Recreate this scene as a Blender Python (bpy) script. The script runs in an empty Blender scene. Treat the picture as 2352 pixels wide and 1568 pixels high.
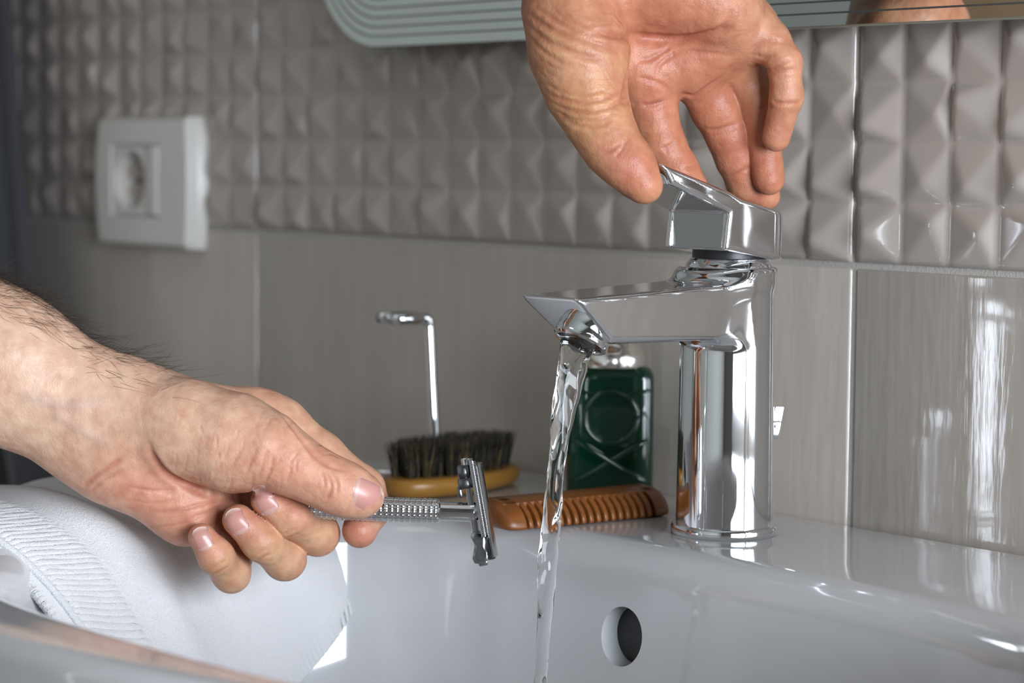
import bpy, bmesh, math, random
import numpy as np
from mathutils import Vector, Matrix
from mathutils.bvhtree import BVHTree

# ------------------------------------------------------------------ camera, world, light, exposure
SC = bpy.context.scene
COL = SC.collection
S = 0.001                                   # the scene is laid out in millimetres

CAM = np.array([759.2, -837.5, 172.7])
YAW, PIT, ROLL, FPX = 0.6934, 0.0789, 0.0095, 5483.5
fwd = np.array([-math.cos(PIT) * math.cos(YAW), math.cos(PIT) * math.sin(YAW), -math.sin(PIT)])
_r = np.cross(fwd, [0, 0, 1.0]); _r /= np.linalg.norm(_r)
_u = np.cross(_r, fwd)
RT = math.cos(ROLL) * _r + math.sin(ROLL) * _u
UP = -math.sin(ROLL) * _r + math.cos(ROLL) * _u

cam_data = bpy.data.cameras.new('camera')
cam_data.sensor_width = 36.0
cam_data.lens = FPX / 2352 * 36.0
cam_data.clip_start = 0.02
cam_data.dof.use_dof = True
cam_data.dof.focus_distance = 1.045
cam_data.dof.aperture_fstop = 7.0
cam_data.dof.aperture_blades = 7
cam = bpy.data.objects.new('camera', cam_data)
COL.objects.link(cam)
cam.matrix_world = Matrix(((RT[0], UP[0], -fwd[0], CAM[0] * S), (RT[1], UP[1], -fwd[1], CAM[1] * S),
                           (RT[2], UP[2], -fwd[2], CAM[2] * S), (0, 0, 0, 1)))
SC.camera = cam

world = bpy.data.worlds.new('world'); SC.world = world
world.use_nodes = True
world.node_tree.nodes['Background'].inputs[0].default_value = (0.75, 0.85, 1.0, 1)
world.node_tree.nodes['Background'].inputs[1].default_value = 0.12


def area(name, loc, rot, sx, sy, power, color):
    l = bpy.data.lights.new(name, 'AREA'); l.shape = 'RECTANGLE'; l.size = sx; l.size_y = sy
    l.energy = power; l.color = color
    o = bpy.data.objects.new(name, l); COL.objects.link(o); o.location = loc; o.rotation_euler = rot
    return o


# daylight through the big window in the right-hand wall
area('window_daylight', (1.485, -0.50, 0.24), (0, math.radians(90), 0), 0.62, 0.84, 35.0, (0.82, 0.90, 1.0))
# soft warm fill under the ceiling, added without any lamp there
area('ceiling_fill_light', (-0.15, -1.05, 1.50), (0, 0, 0), 0.5, 0.5, 1.0, (1.0, 0.93, 0.84))

SC.view_settings.view_transform = 'Standard'
SC.view_settings.look = 'None'
SC.view_settings.exposure = 0.0
SC.view_settings.gamma = 1.0
SC.view_settings.use_curve_mapping = False
SC.cycles.use_denoising = True
SC.cycles.max_bounces = 10
SC.cycles.glossy_bounces = 6
SC.cycles.transmission_bounces = 8
SC.cycles.caustics_reflective = False
SC.cycles.caustics_refractive = False

rng = np.random.default_rng(7)
random.seed(7)


def K(px, py, d):
    """point seen at pixel (px, py) of the 2352 x 1568 frame, d millimetres in front of the camera"""
    return CAM + d * (fwd + RT * (px - 1176) / FPX - UP * (py - 784) / FPX)


def proj(X):
    d = np.atleast_2d(X) - CAM
    z = d @ fwd
    return np.stack([1176 + FPX * (d @ RT) / z, 784 - FPX * (d @ UP) / z], -1), z


# ------------------------------------------------------------------ object helpers
def link(name, me, mat, parent=None, smooth=True):
    o = bpy.data.objects.new(name, me); COL.objects.link(o)
    if mat is not None and not me.materials:
        me.materials.append(mat)
    if smooth:
        me.polygons.foreach_set('use_smooth', [True] * len(me.polygons))
    if parent is not None:
        o.parent = parent
    return o


def mesh_np(V, F):
    me = bpy.data.meshes.new('m')
    V = np.asarray(V, float) * S
    if isinstance(F, np.ndarray):
        n, k = F.shape
        me.vertices.add(len(V)); me.vertices.foreach_set('co', V.ravel().astype(np.float32))
        me.loops.add(n * k); me.loops.foreach_set('vertex_index', F.ravel().astype(np.int32))
        me.polygons.add(n); me.polygons.foreach_set('loop_start', np.arange(0, n * k, k, dtype=np.int32))
        me.polygons.foreach_set('loop_total', np.full(n, k, dtype=np.int32))
        me.update(calc_edges=True); me.validate()
    else:
        me.from_pydata([tuple(v) for v in V], [], F)
        me.update()
    return me


def obj(name, V, F, mat, parent=None, smooth=True):
    return link(name, mesh_np(V, F), mat, parent, smooth)


def tag(o, label=None, cat=None, group=None, kind=None):
    if label: o['label'] = label
    if cat: o['category'] = cat
    if group: o['group'] = group
    if kind: o['kind'] = kind
    return o


def empty(name, loc_mm=(0, 0, 0)):
    """children are modelled in world millimetres, so the Empty is placed and its inverse kept on them"""
    o = bpy.data.objects.new(name, None); COL.objects.link(o)
    o.location = Vector(loc_mm) * S; o.empty_display_size = 0.01
    return o


def under(child, root):
    child.parent = root
    child.matrix_parent_inverse = Matrix.Translation(-Vector(root.location))
    return child


def bm_obj(name, bm, mat, parent=None, smooth=True, auto=None):
    bmesh.ops.recalc_face_normals(bm, faces=bm.faces)
    for v in bm.verts: v.co *= S
    me = bpy.data.meshes.new('m'); bm.to_mesh(me); bm.free()
    o = link(name, me, mat, None, smooth)
    if auto is not None:
        me.set_sharp_from_angle(angle=math.radians(auto))
    if parent is not None: under(o, parent)
    return o


def box_bm(lo, hi, bev=0.0, seg=2, bm=None):
    bm = bm or bmesh.new()
    c = [(lo[i] + hi[i]) / 2 for i in range(3)]; d = [hi[i] - lo[i] for i in range(3)]
    r = bmesh.ops.create_cube(bm, size=1.0, matrix=Matrix.Translation(c) @ Matrix.Diagonal((*d, 1)))
    if bev > 0:
        ed = list({e for v in r['verts'] for e in v.link_edges})
        bmesh.ops.bevel(bm, geom=ed, offset=bev, segments=seg, profile=0.5, affect='EDGES')
    return bm


def frame(o, a, b=None):
    """4x4 with local z along a, local x close to b, at o"""
    a = Vector(a).normalized()
    b = Vector(b) if b is not None else (Vector((0, 0, 1)) if abs(a.z) < .9 else Vector((1, 0, 0)))
    b = (b - a * b.dot(a)).normalized(); c = a.cross(b)
    return Matrix(((b[0], c[0], a[0], o[0]), (b[1], c[1], a[1], o[1]), (b[2], c[2], a[2], o[2]), (0, 0, 0, 1)))


def lathe_bm(prof, M=None, n=48, bm=None, sx=1.0, sy=1.0):
    """prof: list of (r, z); closed on the axis where r == 0"""
    bm = bm or bmesh.new(); rings = []
    M = M or Matrix()
    for r, z in prof:
        if r <= 1e-6:
            rings.append([bm.verts.new(M @ Vector((0, 0, z)))])
        else:
            rings.append([bm.verts.new(M @ Vector((r * sx * math.cos(2 * math.pi * k / n), r * sy * math.sin(2 * math.pi * k / n), z))) for k in range(n)])
    for A, B in zip(rings, rings[1:]):
        for k in range(n):
            q = [A[k % len(A)], A[(k + 1) % len(A)], B[(k + 1) % len(B)], B[k % len(B)]]
            q = list(dict.fromkeys(q))
            if len(q) >= 3: bm.faces.new(q)
    return bm


def tube_bm(path, rad, n=10, bm=None, cap=True):
    bm = bm or bmesh.new()
    P = [Vector(p) for p in path]; rings = []
    up = None
    for i, p in enumerate(P):
        t = (P[min(i + 1, len(P) - 1)] - P[max(i - 1, 0)]).normalized()
        if up is None: up = t.orthogonal().normalized()
        up = (up - t * up.dot(t)).normalized(); c = t.cross(up)
        r = rad[i] if hasattr(rad, '__len__') else rad
        rings.append([bm.verts.new(p + (up * math.cos(2 * math.pi * k / n) + c * math.sin(2 * math.pi * k / n)) * r) for k in range(n)])
    for A, B in zip(rings, rings[1:]):
        for k in range(n): bm.faces.new((A[k], A[(k + 1) % n], B[(k + 1) % n], B[k]))
    if cap:
        bm.faces.new(rings[0][::-1]); bm.faces.new(rings[-1])
    return bm


def prism_bm(poly, M, h0, h1, bev=0.0, seg=2, bm=None):
    """poly in the local xy plane of M, extruded from z = h0 to h1"""
    bm = bm or bmesh.new()
    A = [bm.verts.new(M @ Vector((x, y, h0))) for x, y in poly]
    B = [bm.verts.new(M @ Vector((x, y, h1))) for x, y in poly]
    n = len(poly)
    f0 = bm.faces.new(A[::-1]); f1 = bm.faces.new(B)
    for k in range(n): bm.faces.new((A[k], A[(k + 1) % n], B[(k + 1) % n], B[k]))
    if bev > 0:
        bmesh.ops.bevel(bm, geom=list(set(f0.edges) | set(f1.edges)), offset=bev, segments=seg, profile=0.5, affect='EDGES')
    return bm


# ------------------------------------------------------------------ materials
def mat(name, color=(.8, .8, .8), rough=.5, metal=0.0, **kw):
    m = bpy.data.materials.new(name); m.use_nodes = True
    b = m.node_tree.nodes['Principled BSDF']
    b.inputs['Base Color'].default_value = (*color, 1); b.inputs['Roughness'].default_value = rough
    b.inputs['Metallic'].default_value = metal
    for k, v in kw.items():
        b.inputs[k.replace('_', ' ')].default_value = v
    return m


def nodes(m):
    nt = m.node_tree
    return nt, nt.nodes, nt.links, nt.nodes['Principled BSDF']


def noise_bump(m, scale, strength, dist=.001, detail=3, stretch=None, extra=None):
    nt, N, L, b = nodes(m)
    tc = N.new('ShaderNodeTexCoord'); mp = N.new('ShaderNodeMapping'); L.new(tc.outputs['Object'], mp.inputs[0])
    if stretch: mp.inputs['Scale'].default_value = stretch
    nz = N.new('ShaderNodeTexNoise'); nz.inputs['Scale'].default_value = scale; nz.inputs['Detail'].default_value = detail
    L.new(mp.outputs[0], nz.inputs['Vector'])
    bp = N.new('ShaderNodeBump'); bp.inputs['Strength'].default_value = strength; bp.inputs['Distance'].default_value = dist
    L.new(nz.outputs['Fac'], bp.inputs['Height'])
    prev = b.inputs['Normal'].links[0].from_socket if b.inputs['Normal'].links else None
    if prev is not None: L.new(prev, bp.inputs['Normal'])
    L.new(bp.outputs[0], b.inputs['Normal'])
    return nz


def noise_color(m, c0, c1, scale, detail=3, stretch=None, lo=.35, hi=.65):
    nt, N, L, b = nodes(m)
    tc = N.new('ShaderNodeTexCoord'); mp = N.new('ShaderNodeMapping'); L.new(tc.outputs['Object'], mp.inputs[0])
    if stretch: mp.inputs['Scale'].default_value = stretch
    nz = N.new('ShaderNodeTexNoise'); nz.inputs['Scale'].default_value = scale; nz.inputs['Detail'].default_value = detail
    L.new(mp.outputs[0], nz.inputs['Vector'])
    cr = N.new('ShaderNodeValToRGB')
    cr.color_ramp.elements[0].position = lo; cr.color_ramp.elements[1].position = hi
    cr.color_ramp.elements[0].color = (*c0, 1); cr.color_ramp.elements[1].color = (*c1, 1)
    L.new(nz.outputs['Fac'], cr.inputs[0]); L.new(cr.outputs[0], b.inputs['Base Color'])


M_chrome = mat('chrome', (.80, .81, .83), .045, 1.0)
M_chrome_dull = mat('dull_chrome', (.55, .56, .58), .16, 1.0)
M_dark_metal = mat('dark_metal', (.20, .20, .21), .22, 1.0)
M_black = mat('black_rubber_and_shade', (.012, .012, .014), .4)
M_ceramic = mat('white_ceramic', (.63, .635, .65), .09, Coat_Weight=.6, Coat_Roughness=.03)
M_tile_relief = mat('relief_tile_glaze', (.46, .402, .362), .17, Coat_Weight=.25, Coat_Roughness=.06)
noise_bump(M_tile_relief, 60, .05, .001, 2)
M_tile_plain = mat('plain_tile_glaze', (.46, .435, .41), .13, Coat_Weight=.35, Coat_Roughness=.05)
noise_color(M_tile_plain, (.475, .42, .37), (.525, .468, .412), 26, 5, (3.0, 3.0, .35), .3, .7)
noise_bump(M_tile_plain, 90, .22, .001, 3, (2.2, 1, .28))
noise_bump(M_tile_plain, 30, .20, .002, 2, (2.0, 1, .9))
M_grout = mat('grout', (.50, .475, .44), .85)
noise_bump(M_grout, 900, .5, .0006, 4)
M_mirror = mat('mirror_silver', (.80, .85, .82), .02, 1.0)
M_mirror_edge = mat('mirror_edge_glass', (.24, .22, .17), .12, .3)
M_etch = mat('etched_mirror_line', (.10, .11, .11), .35, .5)
M_plastic = mat('white_plastic', (.74, .715, .68), .28)
M_cap = mat('satin_silver', (.88, .86, .82), .17, 1.0)
M_dark_cloth = mat('charcoal_cloth', (.035, .037, .045), .75, Sheen_Weight=.4)
noise_bump(M_dark_cloth, 900, .3, .0005, 2)
M_towel = mat('white_terry', (.86, .86, .88), .95, Sheen_Weight=.35)
noise_bump(M_towel, 2200, .8, .0009, 2)
noise_bump(M_towel, 700, .35, .0010, 3)
M_brush_wood = mat('bamboo', (.45, .24, .05), .36)
noise_color(M_brush_wood, (.26, .115, .016), (.42, .205, .036), 30, 5, (.6, .12, 3.0), .3, .7)
M_comb_wood = mat('sandalwood', (.40, .15, .04), .36)
noise_color(M_comb_wood, (.13, .038, .007), (.26, .085, .015), 45, 5, (2.0, .22, 2.0), .3, .7)
M_bristle = mat('boar_bristle', (.10, .08, .045), .55)
M_glass_green = mat('green_bottle_glass', (.0, .26, .12), .04, IOR=1.46, Coat_Weight=.5)
nt, N, L, b = nodes(M_glass_green)
b.inputs['Transmission Weight'].default_value = .55
b.inputs['Base Color'].default_value = (.002, .075, .038, 1)
M_liquid = mat('green_liquid', (.003, .07, .035), .2)
M_water = mat('water', (1, 1, 1), .0, IOR=1.333)
M_water.node_tree.nodes['Principled BSDF'].inputs['Transmission Weight'].default_value = 1.0
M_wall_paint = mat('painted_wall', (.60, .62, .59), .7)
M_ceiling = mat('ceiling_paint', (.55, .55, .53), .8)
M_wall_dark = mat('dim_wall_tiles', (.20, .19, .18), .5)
M_floor = mat('floor_tile', (.16, .15, .145), .35)
M_door_wood = mat('light_oak_door', (.62, .40, .24), .45)
noise_color(M_door_wood, (.52, .32, .18), (.68, .45, .28), 8, 4, (6, 6, .5))
M_frame = mat('window_frame_paint', (.75, .75, .74), .35)
M_nail = mat('fingernail', (.62, .34, .29), .34, Coat_Weight=.15)
M_pane = mat('frosted_daylight_pane', (.9, .95, 1), .4)
nt, N, L, b = nodes(M_pane)
b.inputs['Emission Color'].default_value = (.92, .96, 1, 1); b.inputs['Emission Strength'].default_value = 3.0


def skin_mat(name, rough):
    m = mat(name, (.6, .4, .3), rough, Specular_IOR_Level=.42)
    nt, N, L, b = nodes(m)
    at = N.new('ShaderNodeAttribute'); at.attribute_name = 'tint'
    tc = N.new('ShaderNodeTexCoord')
    n1 = N.new('ShaderNodeTexNoise'); n1.inputs['Scale'].default_value = 140; n1.inputs['Detail'].default_value = 6
    L.new(tc.outputs['Object'], n1.inputs['Vector'])
    cr = N.new('ShaderNodeValToRGB'); cr.color_ramp.elements[0].position = .32; cr.color_ramp.elements[1].position = .72
    cr.color_ramp.elements[0].color = (.84, .71, .67, 1); cr.color_ramp.elements[1].color = (1.08, 1.06, 1.04, 1)
    L.new(n1.outputs['Fac'], cr.inputs[0])
    mx = N.new('ShaderNodeMix'); mx.data_type = 'RGBA'; mx.blend_type = 'MULTIPLY'; mx.inputs[0].default_value = 1.0
    L.new(at.outputs['Color'], mx.inputs[6]); L.new(cr.outputs[0], mx.inputs[7]); L.new(mx.outputs[2], b.inputs['Base Color'])
    b.inputs['Subsurface Weight'].default_value = .12
    b.inputs['Subsurface Radius'].default_value = (1.0, .35, .2); b.inputs['Subsurface Scale'].default_value = .004
    vo = N.new('ShaderNodeTexVoronoi'); vo.feature = 'DISTANCE_TO_EDGE'; vo.inputs['Scale'].default_value = 850
    L.new(tc.outputs['Object'], vo.inputs['Vector'])
    b1 = N.new('ShaderNodeBump'); b1.inputs['Strength'].default_value = .35; b1.inputs['Distance'].default_value = .0004
    L.new(vo.outputs['Distance'], b1.inputs['Height'])
    n2 = N.new('ShaderNodeTexNoise'); n2.inputs['Scale'].default_value = 260; n2.inputs['Detail'].default_value = 4
    L.new(tc.outputs['Object'], n2.inputs['Vector'])
    b2 = N.new('ShaderNodeBump'); b2.inputs['Strength'].default_value = .38; b2.inputs['Distance'].default_value = .0012
    L.new(n2.outputs['Fac'], b2.inputs['Height']); L.new(b1.outputs[0], b2.inputs['Normal']); L.new(b2.outputs[0], b.inputs['Normal'])
    return m


M_skin = skin_mat('skin', .46)
M_skin_moist = skin_mat('moist_skin', .45)
M_hair = mat('dark_body_hair', (.035, .022, .014), .5)

# ------------------------------------------------------------------ implicit surfaces
def smin(a, b, k):
    h = np.maximum(k - np.abs(a - b), 0.0) / k
    return np.minimum(a, b) - h * h * k * .25


def smax(a, b, k):
    return -smin(-a, -b, k)


def cone(P, a, b, ra, rb, flat=None):
    a = np.asarray(a, np.float32); b = np.asarray(b, np.float32)
    pa = P - a; ba = b - a
    if flat is not None:
        n, s = flat; n = np.asarray(n, np.float32)
        pa = pa + (pa @ n)[:, None] * (n * (s - 1)); ba = ba + (ba @ n) * n * (s - 1)
    t = np.clip((pa @ ba) / max(float(ba @ ba), 1e-9), 0, 1)
    return np.linalg.norm(pa - t[:, None] * ba, axis=1) - (ra + (rb - ra) * t)


def surface(fn, lo, hi, h, margin=4.0, project=0):
    """narrow-band surface nets of fn < 0 inside the box lo..hi (mm), cell size h"""
    lo = np.asarray(lo, float); hi = np.asarray(hi, float); B = 6
    nb = np.ceil((hi - lo) / (h * B)).astype(int); n = nb * B
    cen = np.stack(np.meshgrid(*[lo[i] + (np.arange(nb[i]) + .5) * h * B for i in range(3)], indexing='ij'), -1).reshape(-1, 3).astype(np.float32)
    fc = fn(cen)
    F = np.repeat(np.repeat(np.repeat(fc.reshape(nb), B, 0), B, 1), B, 2).astype(np.float32)
    act = np.where(np.abs(fc) < h * B * .9 + margin)[0]
    off = np.stack(np.meshgrid(*[np.arange(B)] * 3, indexing='ij'), -1).reshape(-1, 3)
    bi = np.stack(np.unravel_index(act, nb), -1) * B
    idx = (bi[:, None, :] + off[None]).reshape(-1, 3)
    out = np.empty(len(idx), np.float32)
    for s in range(0, len(idx), 400000):
        out[s:s + 400000] = fn((lo + (idx[s:s + 400000] + .5) * h).astype(np.float32))
    F[idx[:, 0], idx[:, 1], idx[:, 2]] = out
    I = F < 0
    c = np.zeros(np.array(n) - 1, np.int8)
    corners = [(i, j, k) for i in (0, 1) for j in (0, 1) for k in (0, 1)]
    sl = lambda A, o: A[o[0]:A.shape[0] - 1 + o[0], o[1]:A.shape[1] - 1 + o[1], o[2]:A.shape[2] - 1 + o[2]]
    for o in corners: c += sl(I, o)
    cells = np.stack(np.where((c > 0) & (c < 8)), -1)
    vid = -np.ones(c.shape, np.int64); vid[cells[:, 0], cells[:, 1], cells[:, 2]] = np.arange(len(cells))
    acc = np.zeros((len(cells), 3)); cnt = np.zeros(len(cells))
    val = {o: F[cells[:, 0] + o[0], cells[:, 1] + o[1], cells[:, 2] + o[2]] for o in corners}
    for o in corners:
        for ax in range(3):
            if o[ax]: continue
            p = list(o); p[ax] = 1; p = tuple(p)
            a, b = val[o], val[p]; m = (a < 0) != (b < 0)
            t = np.where(m, a / np.where(m, a - b, 1), 0)
            pt = np.tile(np.array(o, float), (len(cells), 1)); pt[:, ax] = t
            acc[m] += pt[m]; cnt[m] += 1
    V = lo + (cells + acc / cnt[:, None] + .5) * h
    Q = []
    for ax in range(3):
        u, v = [(1, 2), (2, 0), (0, 1)][ax]
        a = I; sh = [slice(None)] * 3; sh[ax] = slice(0, -1); A = I[tuple(sh)]
        sh[ax] = slice(1, None); Bm = I[tuple(sh)]
        e = np.stack(np.where(A != Bm), -1)
        e = e[(e[:, u] > 0) & (e[:, v] > 0) & (e[:, u] < n[u] - 1) & (e[:, v] < n[v] - 1)]
        q = []
        for du, dv in ((-1, -1), (0, -1), (0, 0), (-1, 0)):
            cc = e.copy(); cc[:, u] += du; cc[:, v] += dv
            q.append(vid[cc[:, 0], cc[:, 1], cc[:, 2]])
        q = np.stack(q, -1)
        flip = ~I[e[:, 0], e[:, 1], e[:, 2]]
        q[flip] = q[flip][:, ::-1]
        Q.append(q)
    Q = np.concatenate(Q); Q = Q[(Q >= 0).all(1)]
    for _ in range(project):
        f0 = fn(V.astype(np.float32)).astype(float); g = np.zeros_like(V)
        for ax in range(3):
            d = np.zeros(3); d[ax] = .05
            g[:, ax] = (fn((V + d).astype(np.float32)).astype(float) - fn((V - d).astype(np.float32))) / .1
        g2 = (g * g).sum(1)
        V = V - np.clip(f0 / np.maximum(g2, .2), -h, h)[:, None] * g
    return V, Q


def relax(V, Q, it=2, lam=.5):
    E = np.concatenate([Q[:, [0, 1]], Q[:, [1, 2]], Q[:, [2, 3]], Q[:, [3, 0]]])
    E = np.concatenate([E, E[:, ::-1]])
    cnt = np.bincount(E[:, 0], minlength=len(V))[:, None]
    for _ in range(it):
        for l in (lam, -lam * 1.03):
            s = np.stack([np.bincount(E[:, 0], weights=V[E[:, 1], k], minlength=len(V)) for k in range(3)], -1)
            V = V + l * (s / np.maximum(cnt, 1) - V)
    return V


def normals(V, Q):
    n = np.cross(V[Q[:, 2]] - V[Q[:, 0]], V[Q[:, 3]] - V[Q[:, 1]])
    N_ = np.stack([sum(np.bincount(Q[:, k], weights=n[:, a], minlength=len(V)) for k in range(4)) for a in range(3)], -1)
    return N_ / np.maximum(np.linalg.norm(N_, axis=1, keepdims=True), 1e-9)


# @@STRUCTURE
# ------------------------------------------------------------------ the room
def struct(name, V=None, F=None, m=None, bm=None, smooth=False):
    o = obj(name, V, F, m, None, smooth) if bm is None else bm_obj(name, bm, m, None, smooth)
    o['kind'] = 'structure'
    return o


CELL, JOINT = 27.7, 3.0
TW, TH = 18 * CELL, 9 * CELL
X0, X1, Y1, Z0, Z1 = -2003.0, 1505.0, -1900.0, -850.0, 1550.0
RB = 123.2                                  # height of the foot of the relief tiles above the basin deck

wall_back = struct('wall_back', bm=box_bm((X0 - 40, .8, Z0), (X1 + 40, 60, Z1)), m=M_grout)


def relief_tile_mesh(seed):
    r = np.random.default_rng(seed); n = 12
    nx, nz = 18 * n + 1, 9 * n + 1
    xs = np.arange(nx) / n; zs = np.arange(nz) / n
    Hh = np.zeros((nx, nz))
    for i in range(18):
        for j in range(9):
            ax, az = r.uniform(.16, .84), r.uniform(.2, .8); hh = r.uniform(3.2, 6.2)
            fx = np.clip(xs[i * n:(i + 1) * n + 1] - i, 0, 1); fz = np.clip(zs[j * n:(j + 1) * n + 1] - j, 0, 1)
            A = np.minimum(fx / ax, (1 - fx) / (1 - ax))[:, None] + 0 * fz[None]
            Bq = np.minimum(fz / az, (1 - fz) / (1 - az))[None] + 0 * fx[:, None]
            Hh[i * n:(i + 1) * n + 1, j * n:(j + 1) * n + 1] = hh * smin(A, Bq, .12) + .25 * np.minimum(np.minimum(A, Bq) / .12, 1)
    Hh -= Hh.min()
    X, Z = np.meshgrid(xs * CELL, zs * CELL, indexing='ij')
    V = np.stack([X, -Hh, Z], -1).reshape(-1, 3)
    idx = np.arange(nx * nz).reshape(nx, nz)
    Q = np.stack([idx[:-1, :-1], idx[1:, :-1], idx[1:, 1:], idx[:-1, 1:]], -1).reshape(-1, 4)
    # rim down to the grout
    ring = np.concatenate([idx[:, 0], idx[-1, 1:], idx[-2::-1, -1], idx[0, -2:0:-1]])
    R = V[ring].copy(); R[:, 1] = 1.2
    base = len(V); V = np.concatenate([V, R]); m_ = len(ring)
    k = np.arange(m_); side = np.stack([ring[k], base + k, base + (k + 1) % m_, ring[(k + 1) % m_]], -1)
    return mesh_np(V, np.concatenate([Q, side]))


plain_bm = lambda w, h: box_bm((0, 0, 0), (w, 8, h), 1.3, 3)
relief_meshes = [relief_tile_mesh(s) for s in (3, 11, 29, 41)]
for me in relief_meshes: me.materials.append(M_tile_relief)
bmp = plain_bm(TW, TH)
bmesh.ops.recalc_face_normals(bmp, faces=bmp.faces)
for v in bmp.verts: v.co *= S
plain_me = bpy.data.meshes.new('m'); bmp.to_mesh(plain_me); bmp.free(); plain_me.materials.append(M_tile_plain)
k = 0
for row in range(-4, 6):
    z = RB + row * (TH + JOINT) + (0 if row >= 0 else 0)
    for i in range(-4, 3):
        x = JOINT + i * (TW + JOINT)
        rel = row in (0, 1)
        me = relief_meshes[(i + row * 2 + 5) % 4] if rel else plain_me
        if z + TH > Z1: continue
        o = link('tile', me, None, None, True)
        if not rel: me.set_sharp_from_angle(angle=math.radians(50))
        o.location = (x * S, 0, z * S)
        o.parent = wall_back
        k += 1

bm = box_bm((X0 - 40, Y1 - 40, Z0 - 40), (X1 + 40, 60, Z0)); struct('floor', bm=bm, m=M_floor)
bm = box_bm((X0 - 40, Y1 - 40, Z1), (X1 + 40, 60, Z1 + 40)); struct('ceiling', bm=bm, m=M_ceiling)
bm = box_bm((X0 - 40, Y1, Z0), (X0, 0, Z1)); struct('wall_left', bm=bm, m=M_wall_paint)
bm = box_bm((X0 - 40, Y1 - 40, Z0), (X1 + 40, Y1, Z1)); struct('wall_front', bm=bm, m=M_wall_paint)
# right wall with the window opening
bm = bmesh.new()
WY0, WY1, WZ0, WZ1 = -940, -60, -90, 570
for lo, hi in (((X1, Y1, Z0), (X1 + 60, 0, WZ0)), ((X1, Y1, WZ1), (X1 + 60, 0, Z1)), ((X1, Y1, WZ0), (X1 + 60, WY0, WZ1)), ((X1, WY1, WZ0), (X1 + 60, 0, WZ1))):
    box_bm(lo, hi, bm=bm)
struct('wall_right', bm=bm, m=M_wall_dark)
win = struct('window_1', bm=box_bm((X1 + 30, WY0, WZ0), (X1 + 34, WY1, WZ1)), m=M_pane)
bm = bmesh.new()
for lo, hi in (((X1 - 6, WY0 - 40, WZ0 - 40), (X1 + 26, WY0 + 30, WZ1 + 40)), ((X1 - 6, WY1 - 30, WZ0 - 40), (X1 + 26, WY1 + 40, WZ1 + 40)),
               ((X1 - 6, WY0, WZ0 - 40), (X1 + 26, WY1, WZ0 + 30)), ((X1 - 6, WY0, WZ1 - 30), (X1 + 26, WY1, WZ1 + 40))):
    box_bm(lo, hi, 3, bm=bm)
bm_obj('window_frame', bm, M_frame, win, False)
# added door and glowing strip in the unseen front wall
door = struct('reflection_door', bm=box_bm((-1500, Y1, Z0), (-760, Y1 + 36, 1180), 3), m=M_door_wood)  # unseen door, added to put warm reflections in the chrome
bm_obj('door_handle', tube_bm([(-820, Y1 + 36, 180), (-820, Y1 + 80, 180), (-930, Y1 + 80, 180)], 9, 12), M_chrome, door)
gap_strip = struct('lit_gap_strip', bm=box_bm((-1560, Y1, -420), (-1542, Y1 + 12, 900)), m=M_pane)  # glowing strip added for the tile streak, in place of a lit door gap

# @@MIRROR
# ------------------------------------------------------------------ mirror with etched border lines
def rounded_rect(x0, x1, z0, z1, r, n=14):
    pts = []
    for cx, cz, a0 in ((x1 - r, z0 + r, -90), (x1 - r, z1 - r, 0), (x0 + r, z1 - r, 90), (x0 + r, z0 + r, 180)):
        for k in range(n + 1):
            a = math.radians(a0 + 90 * k / n); pts.append((cx + r * math.cos(a), cz + r * math.sin(a)))
    return pts


MX0, MX1, MZ0, MZ1, MY = -402.0, 560.0, 232.0, 900.0, -25.0
mir = tag(empty('mirror', ((MX0 + MX1) / 2, MY, MZ0)), 'wall mirror with rounded corner and thin etched border lines above the basin', 'mirror')
Mxz = Matrix(((1, 0, 0, 0), (0, 0, 1, 0), (0, 1, 0, 0), (0, 0, 0, 1)))      # local xy -> world xz, local z -> world y
bm_obj('glass', prism_bm(rounded_rect(MX0, MX1, MZ0, MZ1, 62), Mxz, MY, MY + 5, .6, 2), M_mirror, mir, True, 30)
bm_obj('backing', prism_bm(rounded_rect(MX0 + 8, MX1 - 8, MZ0 + 8, MZ1 - 8, 56), Mxz, MY + 5.05, 1.5), M_black, mir, False)
for q in range(5):
    d = 5.2 + 5.3 * q
    A = rounded_rect(MX0 + d, MX1 - d, MZ0 + d, MZ1 - d, 62 - d); Bp = rounded_rect(MX0 + d + .9, MX1 - d - .9, MZ0 + d + .9, MZ1 - d - .9, 61.1 - d)
    n = len(A)
    V = [(x, MY - .12, z) for x, z in A] + [(x, MY - .12, z) for x, z in Bp]
    V += [(x, MY + .05, z) for x, z in A] + [(x, MY + .05, z) for x, z in Bp]
    F = []
    for k in range(n):
        j = (k + 1) % n
        F += [(k, j, n + j, n + k), (2 * n + k, 2 * n + j, j, k), (n + k, n + j, 3 * n + j, 3 * n + k)]
    under(obj('etched_line', V, F, M_etch, None, False), mir)
A = rounded_rect(MX0, MX1, MZ0, MZ1, 62)
bm_obj('glass_edge', tube_bm([(x, MY + 2.5, z) for x, z in A] + [(A[0][0], MY + 2.5, A[0][1])], .95, 6), M_mirror_edge, mir)

# @@SOCKET
# ------------------------------------------------------------------ wall socket
SX0, SX1, SZ0, SZ1 = -679.0, -560.0, 108.0, 194.0
scx, scz = (SX0 + SX1) / 2, (SZ0 + SZ1) / 2
sock = tag(empty('wall_socket', (scx, 0, scz)), 'white wall socket plate with one round outlet on the relief tiles', 'socket')
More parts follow.
